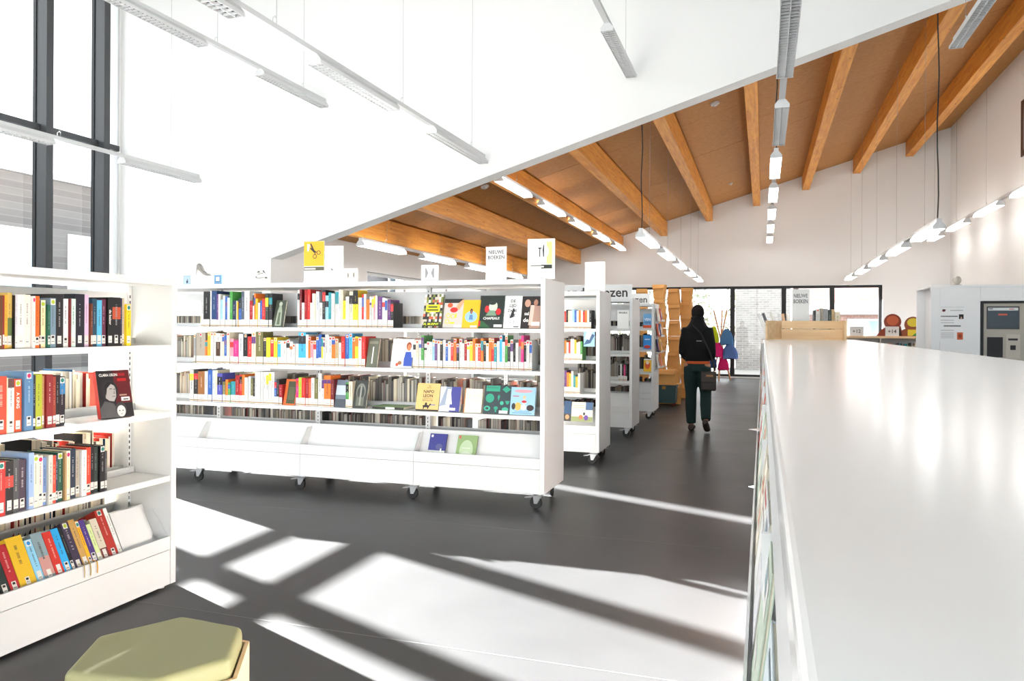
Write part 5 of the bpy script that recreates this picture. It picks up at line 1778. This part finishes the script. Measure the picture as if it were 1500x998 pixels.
# ------------------------------------------------------------------ coat stand
p = at_z(1057, 555, 0)
cx_, cy_ = -1.06, 21.0
t = thing('coat_stand', 'wooden three-legged coat stand hung with coats before the glazing', 'coat stand', (cx_, cy_, 0))
for k in range(3):
    a = 2 * math.pi * k / 3 + 0.4
    m = MB()
    m.tube((0.27 * math.cos(a), 0.2 * math.sin(a), 0), (-0.2 * math.cos(a), -0.16 * math.sin(a), 1.86), 0.02, 0.02, 10)
    m.build('leg', wood('beech', (190, 130, 84), (214, 156, 108), 2, 10, 3), t)
m = MB()
m.tube((-0.12, 0, 1.42), (0.12, 0, 1.42), 0.012, n=8)
m.build('crossbar', M_CHROME, t)
for (x, z0, z1, w, col, nm) in ((-0.17, 1.0, 1.42, 0.13, (186, 198, 40), 'yellow green coat hanging on the coat stand'), (0.16, 0.95, 1.36, 0.17, (74, 116, 160), 'blue denim jacket hanging high on the coat stand'),
                                (-0.08, 0.62, 1.0, 0.17, (206, 40, 110), 'magenta coat hanging on the coat stand'), (0.24, 0.58, 0.98, 0.2, (84, 112, 168), 'pale blue jacket hanging low on the coat stand'),
                                (0.08, 0.28, 0.64, 0.14, (196, 36, 96), 'dark pink bag hanging at the bottom of the coat stand'), (-0.2, 0.34, 0.66, 0.11, (50, 66, 110), 'navy scarf hanging low on the coat stand')):
    m = MB()
    n = 18
    rings = []
    for k in range(7):
        f = k / 6
        r = w * (0.35 + 0.65 * math.sin(min(1.0, f * 1.3) * math.pi * 0.5))
        rings.append([(x + r * math.cos(2 * math.pi * i / n) * (1 + 0.12 * math.sin(5 * 2 * math.pi * i / n) * f), -0.22 + 0.09 * (0.4 + 0.6 * f) * math.sin(2 * math.pi * i / n) * (1 + 0.2 * math.sin(7 * 2 * math.pi * i / n) * f), z1 - (z1 - z0) * f + 0.02 * math.sin(6 * math.pi * i / n) * f) for i in range(n)])
    m.loft(rings, col)
    o = m.build('coat' if 'coat ' in nm or 'jacket' in nm else ('bag' if 'bag' in nm else 'scarf'), M_CLOTH, None, nm, 'coat' if 'bag' not in nm and 'scarf' not in nm else ('bag' if 'bag' in nm else 'scarf'), 'clothes on the coat stand', None, (cx_, cy_, 0))
    smooth(o, 0.9)

# ------------------------------------------------------------------ person walking away
PX, PYY = -0.83, 10.45
t = thing('person', 'person in black jacket and dark green trousers walking away', 'person', (PX, PYY, 0), math.radians(-4))
SKIN, BLK, GRN = (176, 124, 98), (22, 22, 24), (34, 52, 50)
# one continuous body surface
m = MB()
hipL, kneeL, ankL = (-0.09, 0, 0.9), (-0.085, 0.03, 0.5), (-0.075, -0.01, 0.09)
hipR, kneeR, ankR = (0.09, 0, 0.9), (0.11, 0.02, 0.5), (0.15, -0.24, 0.17)
for h_, k_, a_, s in ((hipL, kneeL, ankL, -1), (hipR, kneeR, ankR, 1)):
    m.limb([(h_, 0.085, 0.09), (((h_[0] + k_[0]) / 2, (h_[1] + k_[1]) / 2, (h_[2] + k_[2]) / 2), 0.072, 0.078), (k_, 0.056, 0.058), (((k_[0] + a_[0]) / 2, (k_[1] + a_[1]) / 2 - 0.015, (k_[2] + a_[2]) / 2 + 0.05), 0.052, 0.058), (a_, 0.036, 0.04)])
m.limb([((-0.075, -0.05, 0.045), 0.036, 0.03), ((-0.078, 0.05, 0.04), 0.042, 0.032), ((-0.082, 0.16, 0.03), 0.04, 0.022)])
m.limb([((0.152, -0.3, 0.14), 0.034, 0.03), ((0.152, -0.2, 0.08), 0.04, 0.032), ((0.152, -0.11, 0.035), 0.038, 0.024)])
m.limb([((0, 0, 0.84), 0.15, 0.1), ((0, 0, 0.95), 0.15, 0.11), ((0, 0, 1.08), 0.13, 0.1), ((0, 0, 1.25), 0.145, 0.11), ((0, 0.0, 1.36), 0.155, 0.1), ((0, 0.0, 1.43), 0.1, 0.07), ((0, 0.01, 1.5), 0.055, 0.055)], 18)
m.ell((0, 0.03, 1.575), 0.075, 0.09, 0.11)
m.ell((0, 0.115, 1.565), 0.014, 0.02, 0.02)
for s in (-1, 1):
    m.ell((s * 0.076, 0.025, 1.57), 0.012, 0.018, 0.028)
    m.limb([((s * 0.14, 0, 1.37), 0.05, 0.055), ((s * 0.172, -0.02, 1.2), 0.046, 0.05), ((s * 0.186, -0.02, 1.07), 0.04, 0.042), ((s * 0.165, 0.12, 1.0), 0.036, 0.038), ((s * 0.15, 0.2, 0.98), 0.028, 0.03)])
    m.ell((s * 0.135, 0.235, 0.975), 0.035, 0.045, 0.03)
    for q in range(4):
        m.limb([((s * 0.13 + s * 0.016 * (q - 1.5), 0.25, 0.975), 0.009, 0.009), ((s * 0.115 + s * 0.014 * (q - 1.5), 0.29, 0.965 - 0.004 * q), 0.0085, 0.0085), ((s * 0.09 + s * 0.012 * (q - 1.5), 0.305, 0.95 - 0.004 * q), 0.0075, 0.0075)], 8)
    m.limb([((s * 0.155, 0.22, 0.99), 0.01, 0.01), ((s * 0.13, 0.255, 1.005), 0.009, 0.009), ((s * 0.105, 0.275, 1.0), 0.008, 0.008)], 8)
remeshed(m, 'body', plain('skin', SKIN, 0.6), t, 0.011, 4)
# hair under a knitted cap
m = MB()
m.ell((0, 0.022, 1.6), 0.086, 0.1, 0.098)
m.limb([((0, 0.0, 1.49), 0.06, 0.058), ((0, 0.005, 1.55), 0.082, 0.088), ((0, 0.015, 1.62), 0.085, 0.098)], 16)
remeshed(m, 'cap', plain('dark_knit', (34, 30, 30), 0.95, spec=0.1, noise=0.2, scale=60), t, 0.012, 5)
# jacket
m = MB()
m.limb([((0, 0, 0.93), 0.16, 0.125), ((0, 0, 1.0), 0.165, 0.135), ((0, -0.01, 1.1), 0.162, 0.135), ((0, -0.015, 1.25), 0.172, 0.14), ((0, -0.01, 1.36), 0.172, 0.125), ((0, 0.0, 1.43), 0.115, 0.1), ((0, 0.005, 1.49), 0.085, 0.085), ((0, 0.01, 1.53), 0.092, 0.09)], 20)
for s in (-1, 1):
    m.limb([((s * 0.135, 0, 1.38), 0.066, 0.08), ((s * 0.175, -0.02, 1.2), 0.062, 0.075), ((s * 0.188, -0.02, 1.06), 0.058, 0.066), ((s * 0.17, 0.11, 0.995), 0.056, 0.058), ((s * 0.165, 0.18, 0.98), 0.045, 0.046)], 14)
remeshed(m, 'jacket', plain('black_jacket', BLK, 0.8, spec=0.2, noise=0.25, scale=14, bump=0.4), t, 0.014, 4)
m = MB()
m.limb([((0.012, -0.012, 0.905), 0.152, 0.124), ((0.012, -0.012, 0.94), 0.155, 0.13)], 18)
smooth(m.build('shirt_hem', plain('orange_shirt', (206, 92, 44), 0.85), t), 0.7)
# trousers
m = MB()
m.limb([((0, 0, 0.8), 0.155, 0.12), ((0, 0, 0.88), 0.155, 0.122), ((0, 0, 0.93), 0.145, 0.115)], 20)
for h_, k_, a_, s in ((hipL, kneeL, ankL, -1), (hipR, kneeR, ankR, 1)):
    m.limb([((h_[0], 0, 0.86), 0.09, 0.115), (((h_[0] + k_[0]) / 2, 0.0, 0.68), 0.09, 0.1), (k_, 0.075, 0.078), (((k_[0] + a_[0]) / 2, (k_[1] + a_[1]) / 2 - 0.02, (k_[2] + a_[2]) / 2 + 0.03), 0.074, 0.086), ((a_[0], a_[1], a_[2] + 0.01), 0.062, 0.068)], 16)
remeshed(m, 'trousers', plain('dark_green_trousers', GRN, 0.85, spec=0.15, noise=0.15, scale=18, bump=0.3), t, 0.014, 3)
# shoes
for pts in ([((-0.075, -0.065, 0.05), 0.038, 0.042), ((-0.077, 0.03, 0.05), 0.046, 0.046), ((-0.082, 0.13, 0.038), 0.046, 0.034), ((-0.084, 0.19, 0.03), 0.034, 0.024)],
            [((0.152, -0.335, 0.17), 0.036, 0.04), ((0.152, -0.24, 0.105), 0.044, 0.046), ((0.152, -0.14, 0.05), 0.044, 0.038), ((0.152, -0.085, 0.034), 0.034, 0.026)]):
    m = MB()
    m.limb(pts, 16)
    remeshed(m, 'shoe', plain('brown_shoe', (52, 34, 30), 0.6), t, 0.01, 2)
m = MB()
m.box(0.01, 0.08, -0.158, -0.155, 1.205, 1.215, (150, 150, 150))
m.build('jacket_badge', M_PAINT, t)
# shoulder bag at the right hip
t = thing('shoulder_bag', 'dark brown shoulder bag at the walking person hip', 'bag', (PX + 0.16, PYY - 0.17, 0.56))
m = MB()
m.box(-0.095, 0.095, -0.045, 0.045, 0, 0.25)
bevel(m.build('body', plain('dark_brown_leather', (40, 32, 28), 0.6), t), 0.02, 3)
m = MB()
m.box(-0.093, 0.093, -0.052, -0.0455, 0.11, 0.242)
bevel(m.build('flap', plain('brown_flap', (48, 38, 32), 0.6), t), 0.003)
m = MB()
m.box(-0.03, 0.06, -0.056, -0.0525, 0.185, 0.21)
m.build('clasp', plain('tan_leather', (150, 104, 60), 0.6), t)
m = MB()
m.path([Vector((0.08, 0, 0.265)), Vector((0.02, -0.02, 0.5)), Vector((-0.1, -0.03, 0.75)), Vector((-0.22, 0.02, 0.86))], 0.012, 6)
m.build('strap', plain('black_strap', (26, 24, 24), 0.8), t)

# ------------------------------------------------------------------ upholstered stool in front
SZ = 0.42
pts = [at_z(u, v, SZ) for u, v in ((142, 930.6), (268, 900.7), (355.8, 917), (338, 964.7), (225, 998), (92, 985))]
cx_ = sum(p.x for p in pts) / 6
cy_ = sum(p.y for p in pts) / 6
t = thing('stool', 'low hexagonal stool with olive green cushion and birch base', 'stool', (cx_, cy_, 0))
poly = [(p.x - cx_, p.y - cy_) for p in pts]


def grow(poly, f):
    return [(x * f, y * f) for x, y in poly]


m = MB()
rings = []
for f, z in ((0.93, SZ - 0.12), (1.0, SZ - 0.10), (1.0, SZ - 0.02), (0.985, SZ - 0.004), (0.95, SZ)):
    rings.append([(x * f, y * f, z) for x, y in poly])
m.loft(rings)
remeshed(m, 'cushion', M_STOOLTOP, t, 0.007, 16)
n = 6
for i in range(n):
    a, c = Vector((*grow(poly, 1.03)[i], 0)), Vector((*grow(poly, 1.03)[(i + 1) % n], 0))
    a2, c2 = Vector((*grow(poly, 1.09)[i], 0)), Vector((*grow(poly, 1.09)[(i + 1) % n], 0))
    d = (c - a).normalized() * 0.001
    m = MB()
    z0, z1_ = 0.0, SZ - 0.055
    up_ = Vector((0, 0, 1))
    V = [a + d, c - d, c2 - d, a2 + d]
    m.add([v + up_ * z0 for v in V] + [v + up_ * z1_ for v in V], [(0, 3, 2, 1), (4, 5, 6, 7), (0, 1, 5, 4), (1, 2, 6, 5), (2, 3, 7, 6), (3, 0, 4, 7)])
    m.build('base_panel', M_BIRCH, t)


# ------------------------------------------------------------------ suspended light rows
def light_row(label, X, Z, segs, cables, ztop, group, cord=None, slats=True):
    """segs: (y0, y1, kind); kind 'lum' = luminaire under the track, 'track' = plain trunking"""
    t = thing('light_row', label, 'light', (X, 0, Z), 0.0, group)
    ya, yb = min(s[0] for s in segs), max(s[1] for s in segs)
    m = MB()
    m.box(-0.03, 0.03, ya, yb, 0.03, 0.075)
    m.build('trunking', M_TRACK, t)
    for y0, y1, kind in segs:
        if kind != 'lum':
            continue
        m = MB()
        # housing: hood with two sloping reflector wings
        m.prism([(-0.035, 0.03), (0.035, 0.03), (0.072, -0.02), (0.072, -0.055), (0.066, -0.055), (0.066, -0.02), (0.03, 0.022), (-0.03, 0.022), (-0.066, -0.02), (-0.066, -0.055), (-0.072, -0.055), (-0.072, -0.02)], 1, y0 + 0.012, y1 - 0.012)
        lu = m.build('luminaire', M_TRACK if slats else M_HOOD, t)
        for yy in (y0, y1 - 0.012):
            m = MB()
            m.prism([(-0.035, 0.03), (0.035, 0.03), (0.074, -0.02), (0.074, -0.057), (-0.074, -0.057), (-0.074, -0.02)], 1, yy, yy + 0.012)
            m.build('end_cap', M_TRACK, lu)
        m = MB()
        m.tube((0, y0 + 0.03, 0.002), (0, y1 - 0.03, 0.002), 0.016, n=8)
        m.box(-0.06, 0.06, y0 + 0.014, y1 - 0.014, -0.026, -0.022)
        m.build('lamp', M_LAMPOFF if slats else M_LAMP, lu)
        if slats:
            m = MB()
            y = y0 + 0.05
            while y < y1 - 0.03:
                m.box(-0.0655, 0.0655, y, y + 0.005, -0.054, -0.036)
                y += 0.06
            m.box(-0.003, 0.003, y0 + 0.014, y1 - 0.014, -0.054, -0.028)
            m.build('louvre', M_LOUVRE, lu)
    for y in cables:
        m = MB()
        m.tube((0, y, 0.075), (0, y, ztop - Z), 0.0022, n=5)
        c = m.build('cable', M_CABLE, t)
        m = MB()
        m.path([Vector((0, y - 0.05, 0.078)), Vector((0.0, y - 0.05, 0.12)), Vector((0, y - 0.02, 0.15)), Vector((0, y, 0.13))], 0.004, 5)
        m.build('clip', M_TRACK, c)
    if cord:
        m = MB()
        pts = [Vector((0.01 * math.sin(k * 1.3), cord, 0.07 + (ztop - Z - 0.07) * k / 10)) for k in range(11)]
        m.path(pts, 0.008, 6)
        m.build('power_cord', M_CORD, t)
    return t


ZLO, ZHI = 3.76, 4.78
EN = 10.15


def ycut(u, v, z):
    return at_z(u, v, z).y


NR = 'suspended light rows of the near hall'
X = at_y(290, 263, EN).x
light_row('lower white light row ending before the tall dark windows', X, ZLO, [(ycut(180, 233, ZLO), EN, 'lum'), (ycut(75, 206, ZLO), ycut(180, 233, ZLO), 'track'), (5.0, ycut(75, 206, ZLO), 'lum'), (3.6, 5.0, 'track'), (0.6, 3.6, 'lum')], [9.55, 7.6, 5.6, 3.6, 1.2], 7.895, NR)
X = at_y(475, 152, EN).x
light_row('upper white louvred light row, leftmost, above the white wall', X, ZHI, [(ycut(380, 104, ZHI), EN, 'lum'), (ycut(295, 62, ZHI), ycut(380, 104, ZHI), 'track'), (ycut(150, -10, ZHI), ycut(295, 62, ZHI), 'lum')], [9.6, 7.75], 7.895, NR)
X = at_y(708, 230, EN).x
light_row('lower white louvred light row ending above the wooden opening', X, ZLO, [(ycut(633, 188, ZLO), EN, 'lum'), (ycut(577, 155, ZLO), ycut(633, 188, ZLO), 'track'), (ycut(452, 85, ZLO), ycut(577, 155, ZLO), 'lum'), (ycut(335, 18, ZLO), ycut(452, 85, ZLO), 'track'), (ycut(270, -22, ZLO), ycut(335, 18, ZLO), 'lum')], [9.7, 7.6, 5.3], 7.895, NR)
X = at_y(925, 106, EN).x
light_row('short white light row in the upper middle of the white wall', X, ZHI, [(ycut(885, 38, ZHI), EN, 'lum'), (ycut(862, -14, ZHI), ycut(885, 38, ZHI), 'track')], [9.7], 7.895, NR)
light_row('white louvred light row straight above the counter', 0.18, ZLO - 0.02, [(ycut(1142, 147, ZLO), EN, 'lum'), (ycut(1146, 103, ZLO), ycut(1142, 147, ZLO), 'track'), (ycut(1156, -30, ZLO), ycut(1146, 103, ZLO), 'lum')], [9.7, 7.6], 7.895, NR)
X = at_y(1400, 66, EN).x
light_row('white louvred light row at the top right corner', X, ZHI - 0.03, [(8.0, EN, 'lum')], [9.7, 8.4], 7.895, NR)

FR = 'suspended light rows of the far hall'


def far_segs(y0, y1, lum_=1.52, gap=0.78):
    out = []
    y = y0
    while y < y1 - 0.4:
        e = min(y + lum_, y1)
        out.append((y, e, 'lum'))
        if e + gap < y1 - 0.3:
            out.append((e, e + gap, 'track'))
        y = e + gap
    return out


def far_row_l(label, X, Z, y0, y1, cord=None):
    light_row(label, X, Z, far_segs(y0, y1), [y for y in (y0 + 0.9, y0 + 3.2, y0 + 5.5, y0 + 7.8, y0 + 10.0) if y < y1], ceil_z(X) - 0.002, FR, cord, slats=False)


far_row_l('glowing light row in the middle of the far hall', 0.16, 3.72, 10.75, 21.5, 10.8)
far_row_l('glowing low light row left of the walking person', -1.63, 2.70, 10.65, 21.5, 10.75)
far_row_l('glowing low light row right of the far glazing', 2.08, 2.69, 10.65, 21.5, 10.75)
far_row_l('high light row under the left beams of the far hall', -3.77, 3.62, 10.75, 21.5)
far_row_l('low light row along the far left wall', -6.1, 2.72, 10.75, 20.5)
far_row_l('high light row beside the right wall of the far hall', 3.95, 3.62, 10.75, 21.2)
